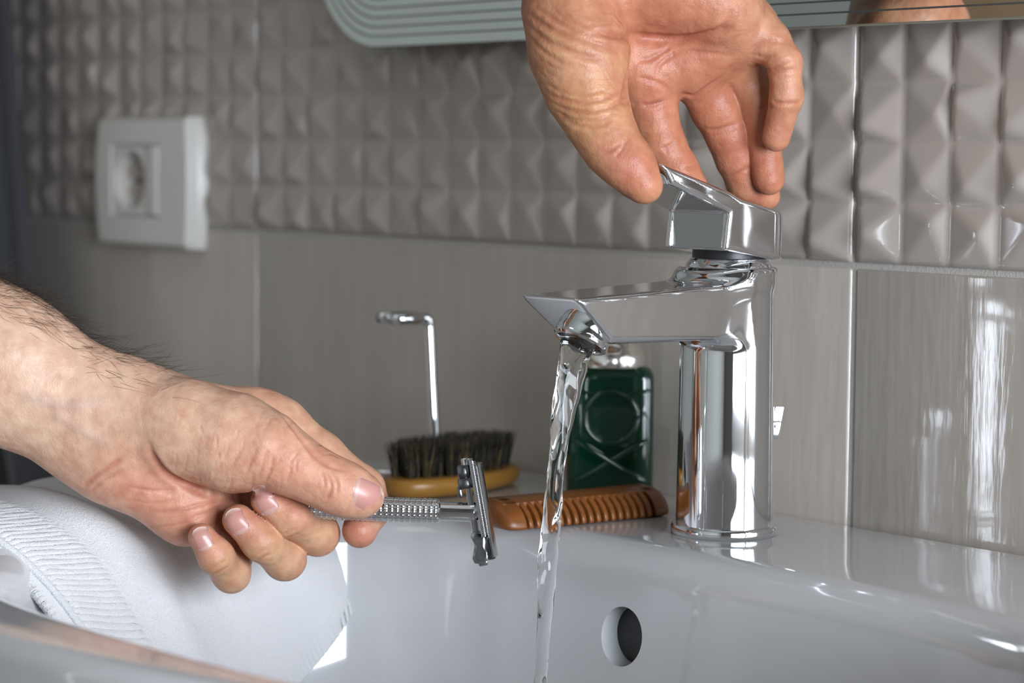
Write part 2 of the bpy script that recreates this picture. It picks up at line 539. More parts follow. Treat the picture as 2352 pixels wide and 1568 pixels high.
# cover plate: barrel-curved frame with a rectangular opening
ox0, ox1, oz0, oz1 = -657.0, -594.0, 128.0, 176.0
nx, nz = 40, 30
gx = np.linspace(SX0, SX1, nx + 1); gz = np.linspace(SZ0, SZ1, nz + 1)
gx[np.argmin(abs(gx - ox0))] = ox0; gx[np.argmin(abs(gx - ox1))] = ox1
gz[np.argmin(abs(gz - oz0))] = oz0; gz[np.argmin(abs(gz - oz1))] = oz1


def plate_y(x, z):
    u = (x - scx) / (SX1 - SX0) * 2; w = (z - scz) / (SZ1 - SZ0) * 2
    return -(15.0 - 1.2 * u * u - 1.0 * w * w) * (1 - .72 * (max(abs(u) - .91, 0) / .09) ** .8) * (1 - max(abs(w) - .95, 0) / .05 * .25)


V, F, ids = [], [], {}
bow = lambda x, z: x + (x - scx) / (SX1 - SX0) * 2 * 4.5 * (1 - ((z - scz) / (SZ1 - SZ0) * 2) ** 2)
for i, x in enumerate(gx):
    for j, z in enumerate(gz):
        ids[i, j] = len(V); V.append((bow(x, z) if not (ox0 <= x <= ox1) else x, plate_y(x, z), z))
for i in range(nx):
    for j in range(nz):
        cx, cz = (gx[i] + gx[i + 1]) / 2, (gz[j] + gz[j + 1]) / 2
        if ox0 < cx < ox1 and oz0 < cz < oz1: continue
        F.append((ids[i, j], ids[i + 1, j], ids[i + 1, j + 1], ids[i, j + 1]))
bm = bmesh.new()
vs = [bm.verts.new(v) for v in V]
for f in F: bm.faces.new([vs[a] for a in f])
bd = [e for e in bm.edges if e.is_boundary]
r = bmesh.ops.extrude_edge_only(bm, edges=bd)
for v in r['geom']:
    if isinstance(v, bmesh.types.BMVert): v.co.y = -.5
bmesh.ops.delete(bm, geom=[v for v in bm.verts if not v.link_faces], context='VERTS')
bm_obj('cover_plate', bm, M_plastic, sock, True, 40)
# outlet module with the round well
wcx, wcz, wr = -633.0, 152.0, 19.5
n = 48
V, F = [], []
sq = []
for k in range(n):
    a = 2 * math.pi * k / n; c, s_ = math.cos(a), math.sin(a); t = 1 / max(abs(c), abs(s_))
    sq.append((wcx + c * t * 23.2, -13.2, wcz + s_ * t * 23.2))
cir = lambda r_, y: [(wcx + r_ * math.cos(2 * math.pi * k / n), y, wcz + r_ * math.sin(2 * math.pi * k / n)) for k in range(n)]
rings = [[(x, -1, z) for x, _, z in sq], sq, cir(wr + .8, -13.6), cir(wr, -13.0), cir(wr - 1, 1.0)]
bm = bmesh.new(); rv = [[bm.verts.new(p) for p in R_] for R_ in rings]
for A, B_ in zip(rv, rv[1:]):
    for k in range(n): bm.faces.new((A[k], A[(k + 1) % n], B_[(k + 1) % n], B_[k]))
bm.faces.new(rv[-1])
outlet = bm_obj('outlet', bm, M_plastic, sock, True, 35)
for dx in (-9.5, 9.5):
    bm_obj('pin_hole', lathe_bm([(0, 0), (2.6, 0), (2.6, 1), (0, 1)], frame((wcx + dx, -.4, wcz), (0, -1, 0)), 16), M_black, outlet)
bm_obj('blank_insert', box_bm((-609.0, -15.5, oz0 + .6), (-595.0, -1, oz1 - .6), 2.2, 3), M_plastic, sock, True, 35)

# @@CLOTH
# ------------------------------------------------------------------ charcoal cloth hanging at the far left
nu, nv = 60, 50
V = []
for j in range(nv + 1):
    t = j / nv; z = 520 - 1050 * t
    xr = np.interp(z, [-530, -51, 89, 170, 275, 520], [-470, -640, -696, -713, -732, -765])
    for i in range(nu + 1):
        s_ = i / nu
        x = xr - 330 * (1 - s_) * (1 + .1 * t)
        y = -42 - 16 * math.sin(s_ * 15 + 1.2 * t) * (.5 + .5 * t) - 10 * math.sin(s_ * 31 + 2 * t) - 18 * t * s_
        V.append((x, y, z))
idx = np.arange((nu + 1) * (nv + 1)).reshape(nv + 1, nu + 1)
Q = np.stack([idx[:-1, :-1], idx[:-1, 1:], idx[1:, 1:], idx[1:, :-1]], -1).reshape(-1, 4)
cl = obj('hanging_cloth', V, Q, M_dark_cloth)
md = cl.modifiers.new('t', 'SOLIDIFY'); md.thickness = .006; md.offset = 0
tag(cl, 'charcoal cloth hanging in folds on the tiled wall beyond the socket', 'cloth')
bm = tube_bm([(-1130, -42, 522), (-780, -42, 522)], 7, 12)
for x in (-1120, -790): tube_bm([(x, 0, 522), (x, -42, 522)], 6, 10, bm)
tag(bm_obj('towel_rail', bm, M_chrome_dull), 'round metal rail high on the wall carrying the charcoal cloth', 'rail')

# @@BASIN
# ------------------------------------------------------------------ basin
BX, BYC = -12.0, -262.0


def outer_r(a):
    """outline of the basin seen from above, about (BX, BYC)"""
    c, s_ = math.cos(a), math.sin(a)
    lo_, hi_ = 0.0, 600.0
    for _ in range(40):
        m_ = (lo_ + hi_) / 2; x, y = c * m_, BYC + s_ * m_
        A_ = 352 if x > 0 else 300
        if y > -150: ins = abs(x) < A_ and y < -.8
        else: ins = (abs(x) / A_) ** 2.15 + (abs(y + 150) / 291) ** 2.1 < 1
        if ins: lo_ = m_
        else: hi_ = m_
    return lo_


def inner_pt(a, grow):
    """rim of the bowl, grown by `grow` mm"""
    c, s_ = math.cos(a), math.sin(a)
    A_ = (290 if c > 0 else 180) + grow; B_ = (150 if s_ > 0 else 152) + grow
    n2 = (4.2 if c > 0 else 3.3) if s_ > 0 else 2.6
    t = (abs(c / A_) ** n2 + abs(s_ / B_) ** n2) ** (-1 / n2)
    return c * t, s_ * t


NB = 320
ang = [2 * math.pi * k / NB for k in range(NB)]
orr = np.array([outer_r(a) for a in ang])
orr = (np.roll(orr, 1) + 2 * orr + np.roll(orr, -1)) / 4
OX = np.array([r * math.cos(a) for r, a in zip(orr, ang)]); OY = np.array([r * math.sin(a) for r, a in zip(orr, ang)])
rings = []
R0 = 9.0
for sc_, z in ((.90, -118), (.975, -112), (.992, -95), (1, -60), (1, -R0)):
    rings.append(np.stack([OX * sc_, OY * sc_, np.full(NB, z)], -1))
nrm = np.stack([OX, OY], -1) / np.hypot(OX, OY)[:, None]
for k in range(1, 7):
    f = math.radians(90 * k / 6); ins = R0 * (1 - math.cos(f))
    rings.append(np.stack([OX - nrm[:, 0] * ins, OY - nrm[:, 1] * ins, np.full(NB, -R0 + R0 * math.sin(f))], -1))
rings[-1][:, 2] = 0
inn = np.array([inner_pt(a, 0) for a in ang])
last = rings[-1][:, :2]
# keep the rim at least a little inside the outline
over = np.hypot(*inn.T) > np.hypot(*last.T) - 10
for k in (1, 2, 3):
    t = k / 4
    rings.append(np.concatenate([last * (1 - t) + inn * t, np.zeros((NB, 1))], 1))
RI = 17.0
for k in range(0, 11):
    f = math.radians(86 * k / 10)
    p = np.array([inner_pt(a, -RI * math.sin(f)) for a in ang]); rings.append(np.concatenate([p, np.full((NB, 1), -RI * (1 - math.cos(f)))], 1))
for g, z in ((-18.5, -30), (-20.5, -45), (-23, -62), (-27, -78), (-33, -92), (-42, -102), (-56, -109), (-80, -114), (-110, -117), (-135, -119)):
    p = np.array([inner_pt(a, g) for a in ang]); rings.append(np.concatenate([p, np.full((NB, 1), z)], 1))
V = np.concatenate(rings) + np.array([BX, BYC, 0]); nr = len(rings)
V = np.concatenate([V, [[BX, BYC, -120]]])
idx = np.arange(nr * NB).reshape(nr, NB)
F = []
for r_ in range(nr - 1):
    for k in range(NB):
        j = (k + 1) % NB; F.append((int(idx[r_, k]), int(idx[r_, j]), int(idx[r_ + 1, j]), int(idx[r_ + 1, k])))
F += [(int(idx[-1, k]), int(idx[-1, (k + 1) % NB]), nr * NB) for k in range(NB)]
F.append(tuple(int(v) for v in idx[0][::-1]))
basin = obj('basin', V, F, M_ceramic)
tag(basin, 'white ceramic wash basin with overflow hole below the tap', 'basin')
# the overflow hole is cut through the back wall of the bowl
HX, HZ = -12.0, -40.5
cut_bm = lathe_bm([(0, -40), (13.2, -40), (13.2, 14), (0, 14)], frame((HX, -131, HZ), (0, -1, .06)), 48)
cut = bm_obj('cut', cut_bm, M_ceramic)
md = basin.modifiers.new('hole', 'BOOLEAN'); md.operation = 'DIFFERENCE'; md.object = cut; md.solver = 'EXACT'
dg = bpy.context.evaluated_depsgraph_get()
me2 = bpy.data.meshes.new_from_object(basin.evaluated_get(dg))
basin.modifiers.clear(); basin.data = me2
bpy.data.objects.remove(cut)
me2.polygons.foreach_set('use_smooth', [True] * len(me2.polygons)); me2.set_sharp_from_angle(angle=math.radians(40))
ov = bm_obj('overflow_shade_disc', lathe_bm([(0, 0), (13.1, 0), (13.1, 1.5), (0, 1.5)], frame((HX, -121.0, HZ), (0, -1, .06)), 40), M_black, None, False); ov.parent = basin  # black disc stands in for the shade deep in the hole
dr = bm_obj('drain', lathe_bm([(0, 2.2), (20, 2.0), (24, 1.0), (26, .2), (26, -1.5), (0, -1.5)], Matrix.Translation((BX, BYC, -119)), 40), M_chrome)
dr.parent = basin

# ------------------------------------------------------------------ towel draped over the left rim into the bowl
def catmull(P, n):
    P = np.asarray(P, float); P = np.concatenate([[2 * P[0] - P[1]], P, [2 * P[-1] - P[-2]]])
    t = np.linspace(0, len(P) - 3 - 1e-6, n); i = t.astype(int); f = (t - i)[:, None]
    a, b, c, d = P[i], P[i + 1], P[i + 2], P[i + 3]
    return .5 * (2 * b + (c - a) * f + (2 * a - 5 * b + 4 * c - d) * f ** 2 + (3 * b - a - 3 * c + d) * f ** 3)


tu, tv = 400, 150
edge_back = catmull([(-318, -176, -16), (-306, -176, 5.5), (-250, -180, 6.5), (-200, -182, 6.0), (-176, -180, -4), (-163, -178, -24), (-156, -176, -48)], tu + 1)
edge_mid = catmull([(-318, -262, -18), (-303, -262, 5.5), (-250, -268, 11), (-200, -268, 7.5), (-172, -256, -10), (-157, -246, -42), (-146, -228, -82)], tu + 1)
edge_front = catmull([(-298, -356, -20), (-284, -362, 5.5), (-240, -364, 7), (-188, -360, 6.5), (-160, -346, -7), (-140, -330, -34), (-112, -312, -84)], tu + 1)
V = np.zeros((tv + 1, tu + 1, 3))
for j in range(tv + 1):
    v = j / tv
    w = np.array([2 * (v - .5) * (v - 1), 4 * v * (1 - v), 2 * v * (v - .5)])
    V[j] = w[0] * edge_back + w[1] * edge_mid + w[2] * edge_front
uu, vv = np.meshgrid(np.linspace(0, 1, tu + 1), np.linspace(0, 1, tv + 1))
dz = np.zeros_like(uu)
dz += 7.0 * np.exp(-((vv - .78 + .12 * uu) / .055) ** 2) * np.exp(-((uu - .55) / .33) ** 2)        # soft ridge beside the hem
dz -= 6.5 * np.exp(-((vv - .62 + .16 * uu) / .07) ** 2) * np.exp(-((uu - .50) / .30) ** 2)
dz += 2.0 * np.sin(9 * uu + 4 * vv) * .5 + 1.2 * np.sin(17 * vv - 5 * uu) * .5
rib = np.clip((vv - .80) / .03, 0, 1) * np.clip((.985 - vv) / .015, 0, 1)
dz += rib * (1.0 + 1.0 * np.sin(uu * 2 * math.pi * 72 + 6 * vv))
dz += np.clip((vv - .985) / .015, 0, 1) * .8
end = np.clip((uu - .94) / .02, 0, 1)
dz += end * (.9 + .22 * np.sin(vv * 2 * math.pi * 40))
du = np.gradient(V, axis=1); dv = np.gradient(V, axis=0)
nn = np.cross(dv, du); nn /= np.maximum(np.linalg.norm(nn, axis=2, keepdims=True), 1e-9)
nn *= np.where(nn[..., 2:3] < 0, -1, 1)
V = V + nn * dz[..., None]
pr_ = V - nn * 3.2
idx = np.arange((tu + 1) * (tv + 1)).reshape(tv + 1, tu + 1)
Q = np.stack([idx[:-1, :-1], idx[:-1, 1:], idx[1:, 1:], idx[1:, :-1]], -1).reshape(-1, 4)
towel = obj('towel', V.reshape(-1, 3), Q, M_towel)
md = towel.modifiers.new('t', 'SOLIDIFY'); md.thickness = .0034; md.offset = 0
tag(towel, 'white terry towel with ribbed hem draped over the basin rim into the bowl', 'towel')
# stitched under layer showing below the ribbed hem
e0 = V[-1] - nn[-1] * 2.4; tdir = np.array([0.10, -1.0, 0.0])
hemV = []
for j in range(5):
    t = j / 4
    row = e0 + tdir * (7.5 * t - 1.0) - np.array([0, 0, 1.6 * t])
    row[:, 2] += .35 * np.sin(np.arange(tu + 1) * 2.6) * t
    hemV.append(row)
hemV = np.array(hemV)
idx = np.arange(5 * (tu + 1)).reshape(5, tu + 1)
Q = np.stack([idx[:-1, :-1], idx[:-1, 1:], idx[1:, 1:], idx[1:, :-1]], -1).reshape(-1, 4)
hem = obj('hem', hemV.reshape(-1, 3), Q, M_towel, towel)
md = hem.modifiers.new('t', 'SOLIDIFY'); md.thickness = .003; md.offset = 0

# ------------------------------------------------------------------ tap
FX, FY = -12.0, -69.0
tap = tag(empty('basin_tap', (FX, FY, 0)), 'chrome single lever basin tap with running water', 'tap')


def poly_sdf(px, pz, poly):
    d = np.full(px.shape, 1e9, np.float32); s_ = np.ones(px.shape, np.float32)
    n_ = len(poly)
    for i in range(n_):
        ax, az = poly[i]; bx, bz = poly[i - 1]
        ex, ez = bx - ax, bz - az; wx, wz = px - ax, pz - az
        t = np.clip((wx * ex + wz * ez) / (ex * ex + ez * ez), 0, 1)
        d = np.minimum(d, (wx - ex * t) ** 2 + (wz - ez * t) ** 2)
        c1, c2, c3 = pz >= az, pz < bz, ex * wz > ez * wx
        flip = (c1 & c2 & c3) | (~c1 & ~c2 & ~c3)
        s_ = np.where(flip, -s_, s_)
    return s_ * np.sqrt(d)


def tap_body(P):
    u, v, z = P[:, 0] - FX, -(P[:, 1] - FY), P[:, 2]
    rc = 22.3 - .010 * z
    col = smax(np.sqrt(u * u + v * v) - rc, z - 121.0, 2.6)
    col = np.maximum(col, 3.0 - z)
    zt = 116.3 - .042 * v
    top = z - zt
    side = np.abs(u) - (20.8 - .016 * v - .16 * (zt - z))
    slant = .648 * (v - 108.5) - .764 * (z - 111.8)
    bot = (90.2 + .015 * (v - 20)) - z
    sp = smax(side, top, 3.2)
    sp = smax(sp, bot, 4.0)
    sp = smax(sp, slant, 1.3)
    sp = np.maximum(sp, 8 - v)
    v2 = v - 2.6
    col2 = smax((np.sqrt((u / 21.2) ** 2 + (v2 / 24.2) ** 2) - 1) * 22.0, z - 121.0, 2.2)
    col2 = smax(col2, 113.5 - z, 3.0)
    return smin(smin(col, col2, 5.0), sp, 6.0)


V, Q = surface(tap_body, (-42, -184, -1), (16, -40, 124), .9, 3, 4)
under(obj('body', V, Q, M_chrome), tap)
under(bm_obj('base_ring', lathe_bm([(0, 0), (24.2, 0), (24.5, .4), (24.5, 3.6), (23.9, 4.4), (22.6, 4.6), (0, 4.6)], Matrix.Translation((FX, FY, .05)), 72), M_chrome, None, True, 40), tap)
bpy.context.view_layer.update()
adir = Vector((0, -.5, -.866))
Ma = frame((FX, FY - 82.5, 103.9), adir)
aer = bm_obj('aerator', lathe_bm([(0, 0), (11.9, 0), (11.9, 9.5), (12.3, 10.2), (12.3, 14.2), (11.6, 14.9), (10.3, 15.0), (10.0, 14.3), (10.0, 12.6)], Ma, 56), M_chrome, None, True, 40)
under(aer, tap)
bm = lathe_bm([(0, 12.8), (10.0, 12.8)], Ma, 40)
for i in range(-7, 8):
    w = math.sqrt(max(0, 9.6 ** 2 - (i * 1.3) ** 2))
    for M_ in (Ma, Ma @ Matrix.Rotation(math.pi / 2, 4, 'Z')):
        box_ = box_bm((i * 1.3 - .22, -w, 12.7), (i * 1.3 + .22, w, 13.5))
        for vtx in box_.verts: vtx.co = M_ @ vtx.co
        tmp = bpy.data.meshes.new('t'); box_.to_mesh(tmp); box_.free(); bm.from_mesh(tmp); bpy.data.meshes.remove(tmp)
scr = bm_obj('aerator_screen', bm, M_dark_metal, None, False); under(scr, aer)

LEVER = [(-21.5, 123.8), (22.0, 130.6), (20.0, 147.2), (24.0, 148.6), (55.5, 159.6), (61.5, 168.8), (57, 167.6), (18.5, 156.2), (12, 153.3), (-16, 147.0), (-20.5, 143.5)]
LEVER = LEVER[::-1]


def lever_sdf(P):
    u, v, z = P[:, 0] - FX, -(P[:, 1] - FY), P[:, 2]
    pr2 = poly_sdf(v, z, LEVER)
    r_ = 13.0
    qx = np.abs(u) - (20.0 - r_) + 0 * v; qy = np.abs(v - 39.5) - (61.0 - r_)
    plan = np.sqrt(np.maximum(qx, 0) ** 2 + np.maximum(qy, 0) ** 2) + np.minimum(np.maximum(qx, qy), 0) - r_
    front = np.abs(u) - 20.0
    plan = np.where(v > 0, front, plan)
    body = smax(pr2, plan, 2.2)
    # recessed front face between the side walls
    rec = np.maximum(np.maximum(np.abs(u) - 16.2, 19.6 - v), np.maximum(z - 146.4, 100 - z))
    return smax(body, -rec, 1.2)


V, Q = surface(lever_sdf, (-36, -134, 121), (12, -44, 172), .75, 3, 3)
lev = obj('lever', V, Q, M_chrome); under(lev, tap)
Mt = Matrix.Translation((FX, FY, 0))
under(bm_obj('dome_cap', lathe_bm([(0, 120.6), (19.6, 120.6), (19.7, 121.6), (19.0, 123.6), (17.8, 125.4), (16.8, 126.2), (0, 126.2)], Mt, 64), M_chrome, None, True, 50), tap)
under(bm_obj('seal_collar', lathe_bm([(0, 125), (16.6, 125), (16.6, 130.5), (0, 130.5)], Mt, 48), M_black, None, True, 40), tap)

# lift rod of the waste plug behind the tap
bm = lathe_bm([(0, 0), (2.0, 0), (2.0, 42), (0, 42)], Matrix.Translation((-10, -43, 0)), 16)
rod = tag(bm_obj('plug_lift_rod', bm, M_chrome, None, True, 40), 'small chrome lift knob peeking out behind the tap column', 'knob')
bm = prism_bm([(-3.2, 0), (3.2, 0), (5.6, 15), (-2.6, 15)], Matrix(((.64, 0, -.77, -9.5), (.77, 0, .64, -42.5), (0, 1, 0, 42), (0, 0, 0, 1))), -4, 4, .6)
kn = bm_obj('knob', bm, M_chrome, None, True, 40); kn.parent = rod

# ------------------------------------------------------------------ water stream
path = catmull([(FX, FY - 88.5, 94), (FX, FY - 92.5, 86), (FX - .3, FY - 96, 70), (FX - .6, FY - 100.5, 45), (FX - .3, FY - 104.5, 14), (FX, FY - 107.5, -20), (FX + .2, FY - 110, -55), (FX, FY - 112, -90), (FX, FY - 113, -119)], 220)
wrad = np.interp(path[:, 2], [-119, -55, 14, 45, 83, 90, 94], [2.7, 3.0, 3.7, 4.2, 5.7, 7.4, 8.6])
bm = bmesh.new(); rings = []; nw = 40
for i, p in enumerate(path):
    z = p[2]; ring = []
    tw = z * .035
    for k in range(nw):
        a = 2 * math.pi * k / nw
        am = np.interp(z, [-119, 60, 86, 94], [.17, .17, .10, .02])
        rr = wrad[i] * (1 + am * math.sin(2 * a + tw * 2.2) + .055 * math.sin(3 * a - z * .11 + 1) + .045 * math.sin(5 * a + z * .19) + .03 * math.sin(z * .55 + 2 * a))
        ring.append(bm.verts.new((p[0] + rr * math.cos(a), p[1] + rr * math.sin(a), z)))
    rings.append(ring)
for A, B_ in zip(rings, rings[1:]):
    for k in range(nw): bm.faces.new((A[k], A[(k + 1) % nw], B_[(k + 1) % nw], B_[k]))
bm.faces.new(rings[0]); bm.faces.new(rings[-1][::-1])
water = bm_obj('water_stream', bm, M_water)
tag(water, 'clear twisting stream of water falling from the tap into the bowl', 'water')

# ------------------------------------------------------------------ aftershave bottle
bc = np.array([-130.0, -34.0]); bx = np.array([RT[0], RT[1]]) / np.hypot(RT[0], RT[1]); by = np.array([-bx[1], bx[0]])
bot = tag(empty('bottle', (bc[0], bc[1], 0)), 'dark green embossed glass flask with silver domed cap behind the tap spout', 'bottle')
MB = Matrix(((bx[0], by[0], 0, bc[0]), (bx[1], by[1], 0, bc[1]), (0, 0, 1, 0.05), (0, 0, 0, 1)))


def sup(a, ex):
    c, s_ = math.cos(a), math.sin(a)
    return math.copysign(abs(c) ** (2 / ex), c), math.copysign(abs(s_) ** (2 / ex), s_)


def flask(prof, n=72):
    bm = bmesh.new(); rings = []
    for w, d, z, ex in prof:
        rings.append([bm.verts.new(MB @ Vector((w * sup(2 * math.pi * k / n, ex)[0], d * sup(2 * math.pi * k / n, ex)[1], z))) for k in range(n)])
    for A, B_ in zip(rings, rings[1:]):
        for k in range(n): bm.faces.new((A[k], A[(k + 1) % n], B_[(k + 1) % n], B_[k]))
    bm.faces.new(rings[0][::-1]); bm.faces.new(rings[-1])
    return bm


gb = under(bm_obj('glass_body', flask([(19, 11, 0, 5), (21.2, 13, .8, 5), (22, 14, 3, 5), (22, 14, 60, 5), (21.6, 13.6, 63, 4.5), (20, 12.8, 65.6, 4), (17.0, 11.8, 66.8, 3)]), M_glass_green, None, True, 60), bot)
under(bm_obj('liquid', flask([(17, 9.5, 4, 5), (18.5, 11, 6, 5), (18.5, 11, 52, 5), (18.2, 10.8, 52.4, 5)]), M_liquid, None, True, 60), bot)
yf = -14.1
P2 = lambda x, z: MB @ Vector((x, yf, z))
bm = tube_bm([P2(13 * math.cos(2 * math.pi * k / 48), 41.5 + 13 * math.sin(2 * math.pi * k / 48)) for k in range(49)], 1.7, 12)
under(bm_obj('embossed_ring', bm, M_glass_green, None, True), gb)
bm = bmesh.new()
for sx_ in ():
    tube_bm([P2(sx_ * x, z) for x, z in ((-19, 30), (-13, 27.5), (-6, 23), (0, 19.5), (7, 15), (13, 11.5), (19, 9))], [.9, 1.2, 1.3, 1.4, 1.3, 1.2, .9], 10, bm)
    tube_bm([P2(sx_ * x, z) for x, z in ((-20, 24), (-12, 22), (-5, 20.5), (0, 19.5))], 1.0, 8, bm)
for sx_ in (-1, 1):
    bq = tube_bm([P2(sx_ * x, z) for x, z in ((-19, 30), (-13, 27.5), (-6, 23), (0, 19.5), (7, 15), (13, 11.5), (19, 9))], [1.1, 1.5, 1.7, 1.8, 1.7, 1.5, 1.1], 10)
    under(bm_obj('embossed_cord', bq, M_glass_green, None, True), gb)
tube_bm([P2(x, 53 + .006 * x * x) for x in range(-20, 21, 4)], .9, 8, bm)
under(bm_obj('embossed_line', bm, M_glass_green, None, True), gb)
under(bm_obj('cap', lathe_bm([(0, 66.2), (17.6, 66.2), (17.9, 66.8), (17.9, 72.6), (17.2, 73.6), (16.6, 74.2), (16.2, 76), (14.2, 79), (10.5, 81.4), (5.5, 82.8), (0, 83.2)], MB, 64), M_cap, None, True, 45), bot)

# ------------------------------------------------------------------ wooden pocket comb
ca = np.array([-72.0, -52.0]); cd = np.array([-.075, -.997]); cn = np.array([.997, -.075])       # along the comb, towards the teeth
comb = tag(empty('comb', (ca[0], ca[1], 0)), 'reddish brown wooden pocket comb lying on the basin edge beside the tap', 'comb')
MC = Matrix(((cn[0], 0, cd[0], ca[0]), (cn[1], 0, cd[1], ca[1]), (0, 1, 0, .3), (0, 0, 0, 1)))   # local x: to the teeth, y: up, z: along
CP = [(-17.5, 2.0), (-16, .6), (-12, 0), (8, 0), (9.6, .6), (10, 1.6), (9.2, 4.2), (7.4, 7.0), (4.6, 9.6), (1.0, 11.6), (-3, 12.6), (-10, 13.2), (-15, 12.6), (-17.3, 10.5), (-18, 6)]
LC = 98.0
spine = [p for p in CP if p[0] <= 1.0]
spine = [(-17.5, 2.0), (-16, .6), (-12, 0), (-1.5, 0), (1.0, 11.6 - 2.2), (1.0, 11.6), (-3, 12.6), (-10, 13.2), (-15, 12.6), (-17.3, 10.5), (-18, 6)]
bm = prism_bm(spine, MC, 3, LC - 3, 1.2)
# rounded solid ends
for z0, sg in ((0, 1), (LC, -1)):
    secs = [(0.0, .55, .62), (1.2, .80, .84), (3.0, .94, .95), (6.0, 1, 1), (11.0, 1, 1)]
    rings = []
    for dz_, s1, s2 in secs:
        rings.append([bm.verts.new(MC @ Vector((-4 + (x + 4) * s1, 5 + (y - 5) * s2, z0 + sg * dz_))) for x, y in CP])
    for A, B_ in zip(rings, rings[1:]):
        for k in range(len(CP)): bm.faces.new((A[k], A[(k + 1) % len(CP)], B_[(k + 1) % len(CP)], B_[k]))
    bm.faces.new(rings[0]); bm.faces.new(rings[-1])
under(bm_obj('spine', bm, M_comb_wood, None, True, 38), comb)
tooth_poly = [(-4, 0), (8, 0), (9.6, .6), (10, 1.6), (9.2, 4.2), (7.4, 7.0), (4.6, 9.6), (1.0, 11.6), (-3, 12.4), (-4, 12.2)]
bmt = prism_bm(tooth_poly, Matrix(((cn[0], 0, cd[0], 0), (cn[1], 0, cd[1], 0), (0, 1, 0, 0), (0, 0, 0, 1))), -1.25, 1.25, .75, 3)
bmesh.ops.recalc_face_normals(bmt, faces=bmt.faces)
for vtx in bmt.verts: vtx.co *= S
tooth_me = bpy.data.meshes.new('m'); bmt.to_mesh(tooth_me); bmt.free(); tooth_me.materials.append(M_comb_wood)
tooth_me.polygons.foreach_set('use_smooth', [True] * len(tooth_me.polygons)); tooth_me.set_sharp_from_angle(angle=math.radians(38))
zc = 14.5
while zc < LC - 12:
    o = bpy.data.objects.new('tooth', tooth_me); COL.objects.link(o)
    p = Vector((ca[0] + cd[0] * zc, ca[1] + cd[1] * zc, .3)) * S
    o.parent = comb; o.matrix_parent_inverse = Matrix.Translation(-Vector(comb.location)); o.location = p
    zc += 4.35

# ------------------------------------------------------------------ beard brush
bo = np.array([-195.0, -83.5]); bd = np.array([-.23, .973]); bn = np.array([.973, .23])
brush = tag(empty('beard_brush', (bo[0], bo[1], 0)), 'oval bamboo beard brush with bristles upwards between razor and stand', 'brush')
MBR = Matrix(((bd[0], bn[0], 0, bo[0]), (bd[1], bn[1], 0, bo[1]), (0, 0, 1, .2), (0, 0, 0, 1)))
LA, LB = 47.5, 22.0
prof = [(.86, 0), (.93, .5), (.975, 1.8), (1.0, 4.2), (1.0, 7.4), (.985, 9.0), (.955, 9.8), (.90, 10.2)]
bm = bmesh.new(); rings = []; n = 96
for s_, z in prof:
    rings.append([bm.verts.new(MBR @ Vector((LA * s_ * sup(2 * math.pi * k / n, 2.25)[0], (LB - LA * (1 - s_)) * sup(2 * math.pi * k / n, 2.25)[1], z))) for k in range(n)])
for A, B_ in zip(rings, rings[1:]):
    for k in range(n): bm.faces.new((A[k], A[(k + 1) % n], B_[(k + 1) % n], B_[k]))
bm.faces.new(rings[0][::-1]); bm.faces.new(rings[-1])
under(bm_obj('handle', bm, M_brush_wood, None, True, 50), brush)
HV, HF, HC = [], [], []
for i in range(-9, 10):
    for j in range(-3, 4):
        tx, ty = i * 4.7 + (2.35 if j % 2 else 0), j * 4.9
        if (abs(tx) / 41.5) ** 2.3 + (abs(ty) / 17.0) ** 2.3 > 1: continue
        for h in range(34):
            a, r_ = random.uniform(0, 6.283), 1.5 * math.sqrt(random.random())
            p0 = np.array([tx + r_ * math.cos(a), ty + r_ * math.sin(a), 9.8])
            ln = random.uniform(16.0, 18.2)
            d_ = np.array([tx * .003 + random.gauss(0, .055), ty * .006 + random.gauss(0, .055), 1.0])
            p1 = p0 + d_ * ln * .55 + np.array([math.cos(a), math.sin(a), 0]) * .5
            p2 = p0 + d_ * ln + np.array([math.cos(a), math.sin(a), 0]) * 1.35 * r_ / 1.5 + np.array([random.gauss(0, .4), random.gauss(0, .4), 0])
            b0 = len(HV); t0 = random.random()
            cc = np.array((.22, .15, .055)) * random.uniform(.5, 1.25) if t0 < .16 else np.array((.014, .011, .006)) * random.uniform(.6, 1.6)
            for p_, rr in ((p0, .17), (p1, .15), (p2, .06)):
                for k in range(3):
                    HV.append(MBR @ Vector((p_[0] + rr * math.cos(2.094 * k), p_[1] + rr * math.sin(2.094 * k), p_[2])))
                    HC.append((*cc, 1))
            for s_ in (0, 3):
                for k in range(3): HF.append((b0 + s_ + k, b0 + s_ + (k + 1) % 3, b0 + s_ + 3 + (k + 1) % 3, b0 + s_ + 3 + k))
br = obj('bristles', np.array([tuple(v) for v in HV]), np.array(HF), M_bristle)
ca_ = br.data.color_attributes.new('tint', 'FLOAT_COLOR', 'POINT'); ca_.data.foreach_set('color', np.array(HC, np.float32).ravel())
nt, N, L, b = nodes(M_bristle); at = N.new('ShaderNodeAttribute'); at.attribute_name = 'tint'; L.new(at.outputs['Color'], b.inputs['Base Color'])
br['kind'] = 'stuff'; under(br, brush)

